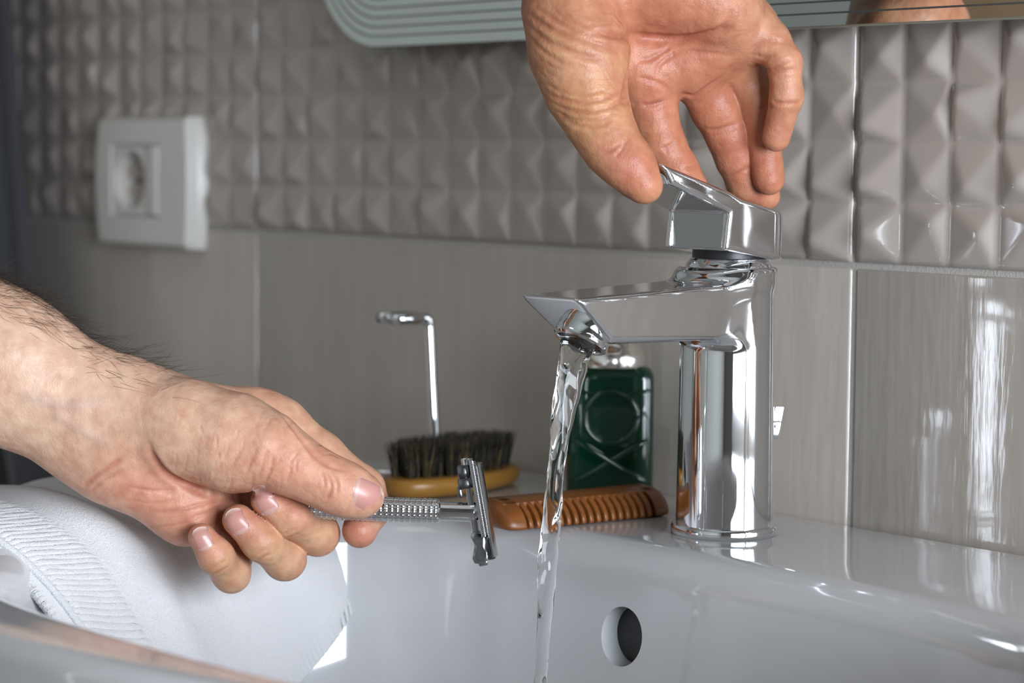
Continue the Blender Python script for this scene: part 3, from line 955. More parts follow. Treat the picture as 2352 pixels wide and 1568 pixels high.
# ------------------------------------------------------------------ razor stand
pb = np.array([-249.0, -52.0])
stand = tag(empty('razor_stand', (-262, -70, 0)), 'chrome razor stand with thin upright and bent fork arm behind the brush', 'stand')
under(bm_obj('base', lathe_bm([(0, 0), (24, 0), (24.5, .8), (24.5, 3.6), (23.8, 4.6), (21, 5.6), (12, 6.3), (0, 6.5)], Matrix.Translation((-262, -70, .1)), 64), M_chrome, None, True, 50), stand)
pt = K(986, 728, 1282); tipA = K(884, 731, 1268)
up_path = [(pb[0], pb[1], 4)] + [tuple(np.array([pb[0], pb[1], 0]) * (1 - t) + np.array([pt[0], pt[1], 0]) * t + np.array([0, 0, 4 + (pt[2] - 9) * t])) for t in (.25, .5, .75, 1.0)]
under(bm_obj('upright', tube_bm(up_path, 2.9, 20), M_chrome, None, True, 50), stand)
# bend and fork: two prongs round a razor-sized gap
ad = Vector(tipA - pt); ad.z = 0; L_ = ad.length; ad.normalize(); sd = Vector((0, 0, 1)).cross(ad)
bend = [Vector(up_path[-1]), Vector((pt[0], pt[1], pt[2] - 3)), Vector((pt[0], pt[1], pt[2] - .8)) + ad * 1.2, Vector(pt) + ad * 3.6, Vector(pt) + ad * 7]
bm = tube_bm(bend, [2.9, 2.9, 2.9, 2.8, 2.7], 18)
for sg in (-1, 1):
    tube_bm([Vector(pt) + ad * 5, Vector(pt) + ad * 8.5 + sd * sg * 5, Vector(pt) + ad * 13 + sd * sg * 7.2, Vector(pt) + ad * 19 + sd * sg * 7.4, Vector(pt) + ad * L_ + sd * sg * 6.6], [2.9, 3.2, 3.3, 3.2, 2.9], 14, bm)
under(bm_obj('fork_arm', bm, M_chrome, None, True), stand)
# ------------------------------------------------------------------ hands
D3 = fwd.astype(float)


def hand_field(palm, kp, groups):
    def fn(P):
        body = None
        for a, b, ra, rb, fl in palm:
            d = cone(P, a, b, ra, rb, None if fl is None else (D3, fl))
            body = d if body is None else smin(body, d, kp)
        out = body
        for chain, kc, kj in groups:
            f = None
            for (a, ra), (b, rb) in zip(chain, chain[1:]):
                d = cone(P, a, b, ra, rb)
                f = d if f is None else smin(f, d, kc)
            out = np.minimum(out, smin(body, f, kj))
        return out
    return fn


class Skin:
    """vertex data of one hand: carve creases, tint patches, then make the mesh"""
    def __init__(s, fn, lo, hi, h, base):
        V, Q = surface(fn, lo, hi, h, 7)
        s.V = relax(V, Q, 3); s.Q = Q; s.N = normals(s.V, Q)
        s.C = np.tile(np.array(base, float), (len(V), 1)); s.disp = np.zeros(len(V))
        s.px, s.z = proj(s.V)
        s.front = (s.N @ (-D3)) > .05

    def anchor(s, x, y):
        m = s.front & (np.abs(s.px[:, 0] - x) < 7) & (np.abs(s.px[:, 1] - y) < 7)
        i = np.where(m)[0]
        if len(i) == 0: return None
        i = i[s.z[i] < s.z[i].min() + 4]
        return s.V[i[np.argmin(np.hypot(s.px[i, 0] - x, s.px[i, 1] - y))]]

    def line(s, pts, step=3.0):
        pts = np.array(pts, float)
        n = max(3, int(np.hypot(*np.diff(pts, axis=0).T).sum() / 9))
        cv = catmull(np.c_[pts, np.zeros(len(pts))], n)[:, :2]
        A = [s.anchor(*p) for p in cv]
        A = np.array([a for a in A if a is not None])
        for _ in range(2):
            if len(A) > 4: A[1:-1] = (A[:-2] + 2 * A[1:-1] + A[2:]) / 4
        return A

    def crease(s, pts, w, d, red=.35, col=(.42, .14, .09), fade=True):
        A = s.line(pts)
        if len(A) < 2: return
        A = np.array(A); lo, hi = A.min(0) - 4 * w, A.max(0) + 4 * w
        i = np.where(((s.V > lo) & (s.V < hi)).all(1))[0]
        best = np.full(len(i), 1e9); amp = np.zeros(len(i))
        for k in range(len(A) - 1):
            ba = A[k + 1] - A[k]; L2 = float(ba @ ba)
            if L2 > 64: continue
            t = np.clip((s.V[i] - A[k]) @ ba / max(L2, 1e-9), 0, 1)
            dd = np.linalg.norm(s.V[i] - A[k] - t[:, None] * ba, axis=1)
            pos = (k + t) / (len(A) - 1)
            e = np.minimum(1, np.minimum(pos, 1 - pos) / .2) if fade else 1.0
            m = dd < best; best = np.where(m, dd, best); amp = np.where(m, e, amp)
        g = np.exp(-(best / w) ** 2) * amp
        lip = np.exp(-((best - 2.1 * w) / (.9 * w)) ** 2) * amp
        s.disp[i] += -d * g + .12 * d * lip
        r_ = np.clip(g * red, 0, 1)[:, None]
        s.C[i] = s.C[i] * (1 - r_) + np.array(col) * r_

    def blob(s, x, y, r, col, a):
        p = s.anchor(x, y)
        if p is None: return
        d = np.linalg.norm(s.V - p, axis=1)
        w = (a * np.exp(-(d / r) ** 2))[:, None]
        s.C = s.C * (1 - w) + np.array(col) * w

    def swell(s, x, y, r, h):
        p = s.anchor(x, y)
        if p is None: return
        s.disp += h * np.exp(-(np.linalg.norm(s.V - p, axis=1) / r) ** 2)

    def finish(s, name, m):
        # fine uneven skin relief and blotches
        ph = rng.uniform(0, 6.28, (10, 1)); dr = rng.normal(size=(10, 3)); dr /= np.linalg.norm(dr, axis=1, keepdims=True)
        fr = rng.uniform(.5, 1.9, (10, 1))
        W = np.sin((dr @ s.V.T) * fr + ph).sum(0) / 10
        W2 = np.sin((dr @ s.V.T) * fr * .22 + ph).sum(0) / 10
        s.disp += .10 * W
        s.C = s.C * (1 + .05 * W2[:, None] * np.array([.3, 1.6, 1.9]) + .025 * W[:, None])
        s.V = s.V + s.N * s.disp[:, None]
        s.C = np.clip(s.C, 0, 1)
        o = obj(name, s.V, s.Q, m)
        ca = o.data.color_attributes.new('tint', 'FLOAT_COLOR', 'POINT')
        ca.data.foreach_set('color', np.c_[s.C, np.ones(len(s.C))].astype(np.float32).ravel())
        s.bvh = BVHTree.FromPolygons([tuple(v) for v in s.V], [tuple(int(a) for a in q) for q in s.Q])
        s.o = o
        return o

    def nail(s, c, n, ax, ln, wd, tipcol=(.72, .50, .43), parent=None):
        """plate draped over the finger: c a point near it, n outwards, ax towards the free edge (world mm)"""
        n = np.array(n, float); n /= np.linalg.norm(n)
        ax = np.array(ax, float); ax -= n * (ax @ n); ax /= np.linalg.norm(ax); sd = np.cross(n, ax)
        nu, nv = 18, 20; V = []; ok = []; C = []
        for j in range(nv + 1):
            t = j / nv
            wv = wd / 2 * (min(1, (t / .16 + .02)) ** .45) * (1 - .10 * max(0, t - .8) / .2) if t < .16 else wd / 2 * (1 - .22 * max(0, (t - .86) / .14) ** 2)
            for i in range(nu + 1):
                q = i / nu * 2 - 1
                tt = t + (.10 * (1 - q * q) if t > .8 else .10 * (1 - q * q) * t / .8)
                p = np.array(c) + sd * q * wv + ax * (tt - .55) * ln
                hit = s.bvh.ray_cast(Vector(p + n * 25), Vector(-n), 40)
                V.append(None if hit[0] is None else np.array(hit[0])); ok.append(hit[0] is not None)
                ed = 1 if (abs(q) > .99 or j == 0) else 0
                C.append((t, q, ed))
        # fill missing points from the nearest hit
        good = [k for k in range(len(V)) if ok[k]]
        if len(good) < 20: return None
        for k in range(len(V)):
            if V[k] is None:
                g = min(good, key=lambda a: (C[a][0] - C[k][0]) ** 2 + (C[a][1] - C[k][1]) ** 2); V[k] = V[g] - n * .6
        V = np.array(V); G = V.reshape(nv + 1, nu + 1, 3)
        for _ in range(4):                                            # fair the plate
            G[1:-1, 1:-1] = (G[:-2, 1:-1] + G[2:, 1:-1] + G[1:-1, :-2] + G[1:-1, 2:]) / 4
        off = np.array([(.42 if not e else -.05) + (.25 * max(0, t - .7)) for t, q, e in C])
        V = G.reshape(-1, 3) + n * off[:, None]
        low = V - n * .55
        idx = np.arange((nu + 1) * (nv + 1)).reshape(nv + 1, nu + 1); nV = len(V)
        Q = np.stack([idx[:-1, :-1], idx[:-1, 1:], idx[1:, 1:], idx[1:, :-1]], -1).reshape(-1, 4)
        ringi = np.concatenate([idx[0], idx[1:, -1], idx[-1, -2::-1], idx[-2:0:-1, 0]])
        k = np.arange(len(ringi)); side = np.stack([ringi[k], ringi[(k + 1) % len(k)], ringi[(k + 1) % len(k)] + nV, ringi[k] + nV], -1)
        o = obj('fingernail', np.concatenate([V, low]), np.concatenate([Q, side, Q[:, ::-1] + nV]), M_nail, s.o)
        cols = []
        for t, q, e in C * 2:
            c_ = np.array((.56, .27, .23)) * (1 - .25 * abs(q) ** 3)
            if t < .2: c_ = c_ * .6 + np.array((.66, .46, .40)) * .4
            f = min(1, max(0, (t - .84) / .08)); c_ = c_ * (1 - f) + np.array(tipcol) * f
            cols.append((*c_, 1))
        ca = o.data.color_attributes.new('tint', 'FLOAT_COLOR', 'POINT'); ca.data.foreach_set('color', np.array(cols, np.float32).ravel())
        return o


nt, N, L, b = nodes(M_nail); at = N.new('ShaderNodeAttribute'); at.attribute_name = 'tint'; L.new(at.outputs['Color'], b.inputs['Base Color'])
b.inputs['Subsurface Weight'].default_value = .1; b.inputs['Subsurface Scale'].default_value = .002

ch = lambda *pts: [(K(x, y, d), r) for x, y, d, r in pts]
pc = lambda a, b, fl=None: (K(*a[:3]), K(*b[:3]), a[3], b[3], fl)
dirp = lambda x, y: RT * x - UP * y                                     # a direction in the picture plane, y down

# ---- the hand that holds the razor
palm = [pc((-430, 600, 1060, 40), (0, 838, 1046, 31.0), 1.22), pc((0, 838, 1046, 31.0), (255, 982, 1047, 28.0), 1.30),
        pc((255, 982, 1047, 28.0), (330, 1010, 1050, 26), 1.42),
        pc((320, 925, 1052, 15), (600, 962, 1066, 11.8)), pc((320, 965, 1056, 14), (640, 1040, 1080, 11)),
        pc((310, 1015, 1058, 14), (600, 1120, 1082, 10.5)), pc((300, 1060, 1054, 14), (548, 1186, 1076, 10)),
        pc((285, 1070, 1046, 15), (430, 1168, 1052, 13.5)), pc((430, 1168, 1052, 13.5), (520, 1180, 1066, 10))]
groups = [
    (ch((330, 962, 1042, 19), (430, 985, 1038, 20), (545, 1018, 1033, 20), (618, 1036, 1027, 14.6), (690, 1076, 1025, 11.4), (754, 1108, 1024, 10.1), (800, 1127, 1024, 9.6), (836, 1140, 1024.5, 8.6)), 8, 7),
    (ch((590, 958, 1066, 11.8), (652, 974, 1064, 10.4), (740, 1042, 1062, 9.0), (834, 1122, 1060, 9.1), (846, 1168, 1056, 8.9), (826, 1218, 1048.5, 7.7)), 4, 8),
    (ch((640, 1040, 1080, 11), (700, 1150, 1066, 9.4), (729, 1226, 1052, 9.1), (668, 1188, 1037, 8.1), (613, 1147, 1034, 7.0)), 4, 7),
    (ch((600, 1120, 1082, 10.5), (640, 1220, 1064, 9), (654, 1284, 1049, 8.8), (600, 1243, 1035, 8.0), (547, 1194, 1032, 6.9)), 4, 7),
    (ch((548, 1186, 1076, 10), (540, 1260, 1060, 8.4), (531, 1317, 1046, 7.8), (496, 1277, 1033, 7.2), (464, 1233, 1030, 6.0)), 4, 7)]
fn = hand_field(palm, 13, groups)
pts = np.array([p for a, b_, _, _, _ in palm for p in (a, b_)] + [p for g in groups for p, _ in g[0]])
hs = Skin(fn, pts.min(0) - 48, pts.max(0) + 46, .68, (.62, .36, .235))
skin_y, skin_p, skin_r, pale = (.68, .44, .24), (.66, .34, .24), (.52, .185, .125), (.70, .49, .36)
for x, y, r, c, a in ((0, 800, 60, pale, .75), (120, 880, 50, pale, .7), (260, 900, 40, pale, .5), (420, 950, 28, pale, .35), (560, 960, 22, (.64, .42, .31), .5),
                      (560, 1060, 16, skin_p, .35), (300, 1120, 20, skin_r, .38), (400, 1190, 20, skin_r, .25), (270, 1040, 14, (.45, .25, .16), .35),
                      (700, 1090, 14, skin_p, .35), (770, 1090, 10, skin_y, .3), (800, 1140, 12, skin_p, .4), (850, 1160, 6, (.62, .33, .27), .5),
                      (820, 1225, 11, skin_r, .75), (800, 1205, 7, skin_r, .5), (760, 1030, 14, skin_p, .4), (820, 1070, 12, skin_p, .35),
                      (660, 1155, 10, skin_r, .5), (700, 1165, 9, skin_r, .35), (655, 1225, 8, skin_y, .6), (740, 1235, 9, skin_y, .4),
                      (610, 1130, 7, skin_r, .5), (550, 1180, 8, skin_r, .5), (600, 1285, 8, skin_y, .7), (640, 1300, 8, skin_y, .4), (560, 1230, 7, skin_r, .35),
                      (466, 1225, 7, skin_r, .5), (505, 1310, 8, skin_y, .7), (480, 1270, 6, skin_r, .3), (540, 1335, 7, skin_y, .3),
                      (540, 1145, 10, skin_r, .45), (490, 1180, 10, skin_r, .45), (430, 1230, 8, skin_r, .4), (640, 1080, 14, (.64, .30, .20), .4), (720, 1060, 14, (.66, .33, .23), .4), (350, 1160, 22, (.60, .27, .18), .4), (610, 1230, 9, skin_r, .25), (690, 1200, 9, skin_r, .3), (480, 1300, 9, skin_r, .2)):
    hs.blob(x, y, r, c, a)
vein = (.40, .33, .34)
hs.crease([(30, 905), (80, 917), (140, 930), (210, 925), (260, 915)], 2.6, -.5, .30, vein)
hs.crease([(117, 940), (153, 967), (214, 1003), (270, 1025)], 2.2, -.45, .25, vein)
for p_, w, d, r_ in (
        ([(338, 1005), (350, 1045), (374, 1077), (415, 1106), (470, 1126), (530, 1139), (580, 1138), (618, 1112)], 1.9, 1.9, .75),
        ([(190, 1118), (215, 1098), (255, 1070), (290, 1045)], 1.3, .7, .5), ([(205, 1130), (235, 1105), (275, 1085)], 1.0, .5, .35),
        ([(350, 1060), (390, 1100), (440, 1125), (500, 1150)], 1.1, .6, .4),
        ([(286, 1115), (357, 1128), (423, 1122)], .9, .45, .35), ([(337, 1178), (408, 1171), (485, 1151), (528, 1143)], .9, .5, .4),
        ([(326, 1210), (400, 1205), (480, 1175), (530, 1150)], .9, .45, .35), ([(300, 1150), (350, 1155), (420, 1145)], .8, .3, .25),
        ([(745, 1080), (762, 1108), (757, 1136), (745, 1150)], .8, .5, .40), ([(757, 1080), (776, 1108), (770, 1140)], .8, .45, .35), ([(735, 1078), (748, 1100), (745, 1125)], .7, .3, .25),
        ([(640, 945), (679, 990), (714, 1037), (752, 1068), (800, 1085)], 1.1, .8, .35),
        ([(612, 1030), (605, 1065), (590, 1100)], .8, .35, .25), ([(628, 1045), (622, 1080), (606, 1110)], .8, .4, .3), ([(590, 1020), (580, 1055), (560, 1095)], .8, .3, .2),
        ([(560, 1010), (552, 1040), (530, 1075)], .7, .25, .18), ([(530, 1010), (520, 1045), (500, 1080)], .7, .22, .15),
        ([(650, 1245), (668, 1230), (690, 1222)], .8, .45, .4), ([(640, 1235), (658, 1220), (680, 1212)], .7, .35, .3),
        ([(575, 1295), (600, 1280), (625, 1270)], .8, .45, .4), ([(570, 1280), (592, 1267), (615, 1258)], .7, .35, .3),
        ([(480, 1322), (505, 1310), (530, 1296)], .8, .45, .4), ([(474, 1308), (497, 1297), (520, 1285)], .7, .3, .3),
        ([(725, 1025), (745, 1015), (760, 1030)], .8, .35, .3), ([(740, 1045), (765, 1040), (780, 1055)], .8, .3, .25)):
    hs.crease(p_, w, d, r_)
for k_ in range(46):                                                     # short fine wrinkles over the thumb ball
    x, y = rng.uniform(400, 690), rng.uniform(960, 1120); a = rng.normal(1.75, .35); l_ = rng.uniform(12, 30)
    hs.crease([(x - l_ * math.cos(a), y - l_ * math.sin(a)), (x, y), (x + l_ * math.cos(a + .2), y + l_ * math.sin(a + .2))], .55, rng.uniform(.12, .26), .10)
hand1 = hs.finish('hand', M_skin)
tag(hand1, 'bare hand with hairy forearm holding the safety razor above the basin', 'hand')
nd = -D3
hs.nail(K(847, 1131, 1014), nd + UP * .55 + RT * .12, dirp(1, .20), 12.4, 12.4)
hs.nail(K(607, 1149, 1026), nd - RT * .12 - UP * -.10, dirp(-.42, -.90), 11.6, 8.8)
hs.nail(K(540, 1199, 1024), nd - RT * .10, dirp(-.46, -.88), 10.8, 8.5)
hs.nail(K(462, 1238, 1023), nd - RT * .14, dirp(-.42, -.9), 9.6, 7.2)
# dark arm hair along the upper side of the forearm
HV, HF = [], []
idx_ = np.where((hs.px[:, 0] > -60) & (hs.px[:, 0] < 420) & ((hs.N @ UP) > .35) & (hs.z < 1075))[0]
wgt = np.clip((hs.N[idx_] @ UP - .30) * 1.4, .02, 1) ** 2 * np.clip((430 - hs.px[idx_, 0]) / 430, .04, 1)
sel = rng.choice(idx_, 1000, replace=False, p=wgt / wgt.sum())
arm_dir = (K(255, 982, 1047) - K(0, 838, 1046)); arm_dir /= np.linalg.norm(arm_dir)
for i in sel:
    p = hs.V[i]; nrm_ = hs.N[i]
    ln = rng.uniform(8, 21); d = arm_dir * rng.uniform(.5, 1.1) + nrm_ * rng.uniform(.12, .45) + rng.normal(0, .22, 3); d /= np.linalg.norm(d)
    bend_ = -nrm_ * rng.uniform(.0, .25) + rng.normal(0, .12, 3)
    pts_ = [p - nrm_ * .3 + d * ln * t + bend_ * ln * t * t for t in (0, .25, .5, .75, 1)]
    sidev = np.cross(d, nrm_); sidev /= np.linalg.norm(sidev); up2 = np.cross(sidev, d)
    b0 = len(HV)
    for t, q in enumerate(pts_):
        r_ = (.055, .06, .055, .04, .015)[t]
        for k in range(3): HV.append(q + (sidev * math.cos(2.094 * k) + up2 * math.sin(2.094 * k)) * r_)
    for s_ in range(4):
        for k in range(3): HF.append((b0 + 3 * s_ + k, b0 + 3 * s_ + (k + 1) % 3, b0 + 3 * s_ + 3 + (k + 1) % 3, b0 + 3 * s_ + 3 + k))
hair = obj('arm_hair', np.array(HV), np.array(HF), M_hair, hand1); hair['kind'] = 'stuff'

# ---- the hand on the lever of the tap
W0 = K(1432, -235, 1052)
E0 = W0 + np.array([-45.0, -150.0, 105.0])
palm = [(E0, W0, 34, 27, None), (W0, K(1430, -110, 1056), 27, 27, 1.35),
        pc((1400, -70, 1060, 15), (1478, 190, 1072, 11.8)), pc((1440, -70, 1064, 15), (1600, 165, 1080, 11.8)),
        pc((1490, -80, 1064, 15), (1690, 125, 1078, 11)), pc((1540, -80, 1058, 15), (1724, 58, 1068, 10.8)),
        pc((1545, -70, 1050, 16), (1680, 30, 1055, 13.5)), pc((1470, -30, 1052, 15), (1640, 8, 1053, 14.5)), pc((1470, 170, 1067, 9.5), (1600, 140, 1070, 9.5)), pc((1600, 140, 1070, 9.5), (1690, 100, 1066, 9.5))]
groups = [
    (ch((1310, -90, 1054, 18), (1312, 20, 1048, 20.0), (1330, 120, 1043, 20.6), (1346, 210, 1039, 16.0), (1376, 280, 1034, 12.9), (1408, 341, 1031, 11.0), (1447, 382, 1028, 9.5), (1481, 427, 1026, 7.8)), 8, 8),
    (ch((1478, 190, 1072, 11.8), (1500, 262, 1074, 10.5), (1520, 330, 1075, 10.1), (1556, 388, 1075, 8.8), (1588, 428, 1077, 7.4)), 4, 6),
    (ch((1602, 165, 1080, 11.8), (1646, 248, 1084, 11.4), (1674, 312, 1087, 9.8), (1692, 362, 1091, 9.3), (1714, 420, 1095, 8.4), (1758, 449, 1099, 6.8)), 4, 6),
    (ch((1690, 130, 1078, 10.8), (1738, 228, 1081, 9.4), (1752, 314, 1084, 7.9), (1766, 411, 1083, 7.3)), 4, 6),
    (ch((1722, 60, 1068, 10.8), (1768, 96, 1060, 9.0), (1802, 143, 1056, 7.5), (1807, 222, 1058, 7.1), (1783, 316, 1066, 6.3)), 3, 6)]
fn = hand_field(palm, 12, groups)
pts = np.array([p for a, b_, _, _, _ in palm for p in (a, b_)] + [p for g in groups for p, _ in g[0]])
ht = Skin(fn, pts.min(0) - 38, pts.max(0) + 40, .68, (.57, .285, .155))
sy2, sr2, sb2 = (.64, .39, .18), (.47, .145, .095), (.40, .18, .10)
for x, y, r, c, a in ((1240, 60, 26, sb2, .5), (1300, 40, 22, sb2, .3), (1330, 120, 22, (.56, .31, .20), .5), (1380, 260, 13, sy2, .6), (1310, 255, 12, sy2, .35),
                      (1440, 110, 12, sy2, .45), (1280, 90, 14, sy2, .35), (1480, 30, 34, sr2, .35), (1620, 40, 34, sr2, .3), (1580, 110, 18, (.48, .22, .14), .4),
                      (1470, 400, 12, sr2, .6), (1450, 350, 12, sr2, .4), (1400, 320, 12, (.55, .27, .17), .4), (1490, 200, 10, sr2, .45), (1500, 250, 10, sr2, .4), (1590, 380, 14, sr2, .5),
                      (1650, 250, 14, sr2, .5), (1690, 390, 14, sr2, .45), (1750, 455, 9, (.55, .21, .14), .6), (1765, 400, 12, sr2, .6), (1790, 300, 11, (.52, .21, .15), .6),
                      (1810, 210, 9, (.55, .25, .17), .5), (1790, 120, 12, (.56, .28, .19), .4), (1700, 170, 14, sb2, .4), (1720, 200, 14, sb2, .35), (1740, 60, 16, (.56, .30, .20), .45), (1550, 100, 26, (.50, .19, .12), .4), (1530, 320, 12, (.50, .17, .11), .45), (1700, 330, 12, (.44, .15, .10), .5), (1745, 330, 10, (.44, .15, .10), .45), (1640, 200, 14, (.45, .16, .10), .45), (1420, 370, 10, (.54, .22, .15), .4)):
    ht.blob(x, y, r, c, a)
X2 = lambda *p: [(1150 + a * .408, b * .408) for a, b in p]
for p_, w, d, r_ in (
        (X2((735, 290), (728, 380), (705, 490), (680, 600)), 1.7, 1.5, .55),
        (X2((120, 40), (220, 130), (350, 190), (500, 230), (620, 270), (735, 300)), 1.5, 1.0, .5), (X2((180, 30), (330, 130), (480, 185), (640, 200), (800, 215)), 1.4, .9, .45),
        (X2((130, 110), (230, 210), (340, 270), (480, 320), (600, 330)), 1.3, .8, .45), (X2((250, 30), (380, 110), (520, 165), (650, 180)), 1.1, .6, .35),
        (X2((150, 190), (240, 290), (340, 350), (450, 380)), 1.1, .5, .35), (X2((340, 60), (430, 120), (560, 150)), 1.0, .4, .3),
        (X2((240, 500), (360, 570), (500, 575), (610, 545), (690, 500)), 1.2, .7, .45), (X2((265, 560), (380, 625), (520, 630), (640, 590), (695, 550)), 1.2, .8, .45),
        (X2((290, 610), (400, 670), (540, 675), (650, 625)), 1.1, .7, .4), (X2((320, 650), (430, 710), (560, 705), (640, 660)), 1.1, .6, .4), (X2((230, 450), (350, 520), (490, 530), (620, 500)), 1.0, .4, .3),
        (X2((560, 200), (760, 212), (960, 222), (1120, 205), (1250, 175), (1330, 140)), 2.4, 2.0, .6), (X2((735, 335), (830, 335), (900, 300), (980, 250)), 1.1, .6, .4),
        (X2((870, 450), (890, 370), (950, 320), (1040, 290), (1180, 300), (1300, 310)), 1.1, .6, .4), (X2((700, 460), (800, 440), (900, 470), (960, 520)), 1.0, .5, .35),
        (X2((680, 575), (760, 595), (860, 590), (945, 555)), 1.1, .8, .5), (X2((1010, 520), (1080, 545), (1160, 490), (1250, 430)), 1.2, .9, .5), (X2((1400, 290), (1450, 250), (1520, 232), (1600, 245)), 1.1, .7, .45),
        (X2((640, 890), (690, 835), (728, 760)), 1.0, .8, .5), (X2((560, 860), (620, 850), (690, 790)), .9, .5, .35), (X2((660, 900), (710, 850), (740, 780)), .8, .4, .3),
        (X2((820, 815), (890, 845), (990, 800)), 1.0, .7, .45), (X2((840, 840), (910, 865), (1000, 830)), .9, .4, .3),
        (X2((1160, 735), (1250, 725), (1340, 690)), 1.1, .9, .55), (X2((1165, 760), (1255, 750), (1345, 715)), .9, .45, .35), (X2((1260, 1000), (1340, 970), (1410, 940)), 1.0, .6, .45),
        (X2((1430, 360), (1490, 400), (1560, 375), (1640, 330)), 1.0, .8, .5), (X2((1505, 425), (1580, 395), (1690, 390)), 1.0, .7, .5), (X2((1525, 570), (1600, 585), (1698, 570)), 1.0, .8, .55),
        (X2((1400, 300), (1480, 330), (1560, 300)), .9, .4, .3), (X2((1440, 620), (1500, 600), (1530, 590)), 1.0, .6, .5), (X2((1020, 955), (1090, 940), (1120, 930)), .9, .5, .35),
        (X2((1300, 40), (1290, 110), (1200, 180)), 1.1, .5, .3), (X2((640, 30), (660, 110), (720, 170)), 1.0, .4, .3)):
    ht.crease(p_, w, d, r_)
for k_ in range(60):
    x, y = rng.uniform(1225, 1440), rng.uniform(30, 300); a = rng.normal(.45, .3); l_ = rng.uniform(12, 34)
    ht.crease([(x - l_ * math.cos(a), y - l_ * math.sin(a)), (x, y), (x + l_ * math.cos(a - .15), y + l_ * math.sin(a - .15))], .6, rng.uniform(.12, .24), .14)
for k_ in range(22):
    x, y = rng.uniform(1440, 1760), rng.uniform(5, 200); a = rng.normal(-.2, .7); l_ = rng.uniform(8, 22)
    ht.crease([(x - l_ * math.cos(a), y - l_ * math.sin(a)), (x, y), (x + l_ * math.cos(a - .15), y + l_ * math.sin(a - .15))], .55, rng.uniform(.08, .16), .12)
hand2 = ht.finish('hand', M_skin_moist)
tag(hand2, 'bare hand reaching down from above with fingers on the tap lever', 'hand')
ht.nail(K(1462, 446, 1033), -RT * .72 - UP * .62 + D3 * .25, dirp(.62, .78), 12.0, 11.5, (.74, .52, .38))

# ------------------------------------------------------------------ safety razor
raz = tag(empty('safety_razor', K(1008, 1173, 1040)), 'chrome butterfly safety razor held out beside the running water', 'razor')
Ra, Rb = K(688, 1163, 1041), K(1096, 1175.5, 1040)
ax_ = Rb - Ra; Lr = np.linalg.norm(ax_)
MR = frame(Ra, ax_, UP)
nr_, nc = 190, 120; Lk = Lr * (1006 - 688) / (1096 - 688)
V = []
for i in range(nr_ + 1):
    z = Lk * i / nr_
    g1 = max(0.0, math.cos(2 * math.pi * z / 2.42)) ** 5
    env = .88 + .12 * min(1, z / 18)
    e_ = min(1, min(z, Lk - z) / .8)
    for k in range(nc):
        a = 2 * math.pi * k / nc + (z < 9) * (9 - z) * .05
        g2 = max(0.0, math.cos(20 * a)) ** 5
        r_ = 5.45 * env * (.90 + .10 * math.sqrt(e_)) - .50 * max(g1, g2 * .9)
        V.append(tuple(MR @ Vector((r_ * math.cos(a), r_ * math.sin(a), z))))
F = [(i * nc + k, i * nc + (k + 1) % nc, (i + 1) * nc + (k + 1) % nc, (i + 1) * nc + k) for i in range(nr_) for k in range(nc)]
F += [tuple(range(nc))[::-1], tuple(nr_ * nc + k for k in range(nc))]
under(obj('handle', V, F, M_chrome), raz)
z0 = Lk
under(bm_obj('neck', lathe_bm([(0, z0 - .5), (5.1, z0 - .5), (5.2, z0 + .5), (4.7, z0 + 1.0), (4.3, z0 + 1.2), (4.2, z0 + 2), (4.25, z0 + 9), (4.35, z0 + 13), (4.5, z0 + 15.5), (4.2, z0 + 17), (3.2, z0 + 18), (0, z0 + 18.3)], MR, 56), M_chrome, None, True, 45), raz)
# head frame: origin at the middle of the head, x along the head (up), y towards the viewer, z away from the handle
bdir = UP * .985 - RT * .17; cdir = -D3 + RT * .03; cdir -= bdir * (cdir @ bdir); cdir /= np.linalg.norm(cdir); odir = np.cross(bdir, cdir)
Ho = K(1101, 1160, 1040)
MH = Matrix(((bdir[0], cdir[0], odir[0], Ho[0]), (bdir[1], cdir[1], odir[1], Ho[1]), (bdir[2], cdir[2], odir[2], Ho[2]), (0, 0, 0, 1)))


def hbox(lo, hi, bev=.3, bm=None, tw=None):
    b_ = box_bm(lo, hi, bev)
    M_ = MH @ tw if tw is not None else MH
    for v in b_.verts: v.co = M_ @ v.co
    if bm is None: return b_
    tmp = bpy.data.meshes.new('t'); b_.to_mesh(tmp); b_.free(); bm.from_mesh(tmp); bpy.data.meshes.remove(tmp)
    return bm


sgn = 1 if np.dot(odir, RT) > 0 else -1
Z = lambda a, b_: (min(a * sgn, b_ * sgn), max(a * sgn, b_ * sgn))
za, zb = Z(-1.4, .6)
gp = under(bm_obj('guard_plate', hbox((-13.5, -10.5, za), (20.5, 10.5, zb), .5), M_chrome_dull, None, False), raz)
bm = bmesh.new(); za, zb = Z(.5, 1.5)
for k in range(44):
    x = -12.6 + k * .72
    for ys in (-1, 1): hbox((x, ys * 10.4 - .7, za), (x + .42, ys * 10.4 + .7, zb), .08, bm)
gt = bm_obj('guard_teeth', bm, M_chrome, None, False); gt['kind'] = 'stuff'; under(gt, gp)
za, zb = Z(1.4, 1.75)
under(bm_obj('blade', hbox((-14, -10.9, za), (17.5, 10.9, zb), .05), M_chrome_dull, None, False), raz)
# two curved doors, a little open
for ys in (-1, 1):
    prof = []
    for k in range(13):
        t = k / 12; prof.append((ys * (.4 + 10.2 * t), sgn * (4.4 - 2.0 * t * t)))
    for k in range(12, -1, -1):
        t = k / 12; prof.append((ys * (.4 + 10.2 * t), sgn * (3.3 - 1.6 * t * t)))
    Mx = MH @ Matrix(((0, 0, 1, 0), (1, 0, 0, 0), (0, 1, 0, 0), (0, 0, 0, 1)))
    under(bm_obj('door', prism_bm(prof, Mx, -22.5, 18.2, .25), M_chrome_dull, None, True, 35), raz)  # darker metal puts dark reflections into the colour of the chrome doors
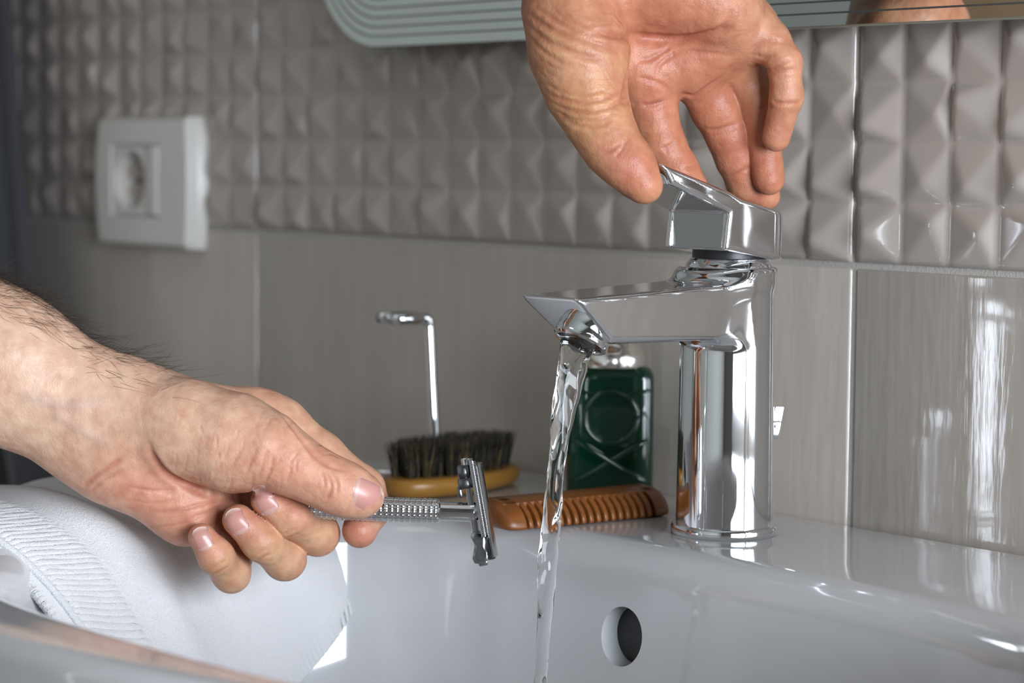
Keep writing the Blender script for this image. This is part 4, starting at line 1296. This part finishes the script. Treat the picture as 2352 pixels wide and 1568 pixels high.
# end caps with pins, centre strut to the neck
bm = bmesh.new(); za, zb = Z(-7.6, -1.2)
hbox((8.0, -3.5, za), (13.0, 3.5, zb), .9, bm); za, zb = Z(-7.0, -1.6); hbox((12.6, -2.6, za), (18.6, 2.6, zb), 1.2, bm)
za, zb = Z(-8.4, -6.4); hbox((4.6, -2.2, za), (9.5, 2.2, zb), .6, bm)
up_cap = bm_obj('upper_bracket', bm, M_dark_metal, None, True, 40); under(up_cap, raz)
Mp = MH @ Matrix.Translation((16.5, 0, -3.2 * sgn)) @ Matrix.Rotation(0.0, 4, 'X')
under(bm_obj('pin', lathe_bm([(0, 0), (1.6, 0), (1.7, .3), (1.7, 4.2), (1.3, 4.7), (0, 4.8)], frame(MH @ Vector((16.6, 0, -3.0 * sgn)), bdir, cdir), 20), M_chrome, None, True, 40), up_cap)
za, zb = Z(-5.0, -2.2)
under(bm_obj('centre_bar', hbox((-17, -3.0, za), (9, 3.0, zb), .5), M_chrome_dull, None, False), raz)
dog = [(-25.0, -1.2), (-24.2, -3.6), (-22, -4.2), (-19.6, -3.4), (-18.2, -2.4), (-16.6, -2.0), (-14.8, -2.6), (-13.0, -3.4), (-11.2, -2.6), (-10.6, 0), (-11.2, 2.2), (-13.2, 2.9), (-15.6, 2.2), (-17.5, 1.6), (-19.4, 2.2), (-21.4, 3.0), (-23.6, 2.4), (-24.8, .8)]
Md = MH @ Matrix.Translation((0, 0, -2.6 * sgn)) @ Matrix(((1, 0, 0, 0), (0, 0, 1, 0), (0, 1, 0, 0), (0, 0, 0, 1)))
ep = under(bm_obj('end_plate', prism_bm([(x, y * 1.05) for x, y in dog], Md, 2.2, 4.4, .35), M_chrome_dull, None, True, 40), raz)
under(bm_obj('end_plate_opening_shade', prism_bm([(-17.7 + (x + 17.7) * .84, y * .66) for x, y in dog], Md, 4.2, 4.7, .1), M_black, None, False), ep)  # black sheet painting the shade of the dog-bone opening
za, zb = Z(-1.0, 3.4)
lc = bm_obj('lower_bracket', hbox((-24.0, -6.5, za), (-12.6, 4.6, zb), 1.2), M_dark_metal, None, True, 40); under(lc, raz)
za, zb = Z(-4.8, -.6)
under(bm_obj('hinge_foot', hbox((-26.2, -2.6, za), (-22.4, 2.6, zb), .8), M_chrome_dull, None, True, 40), raz)
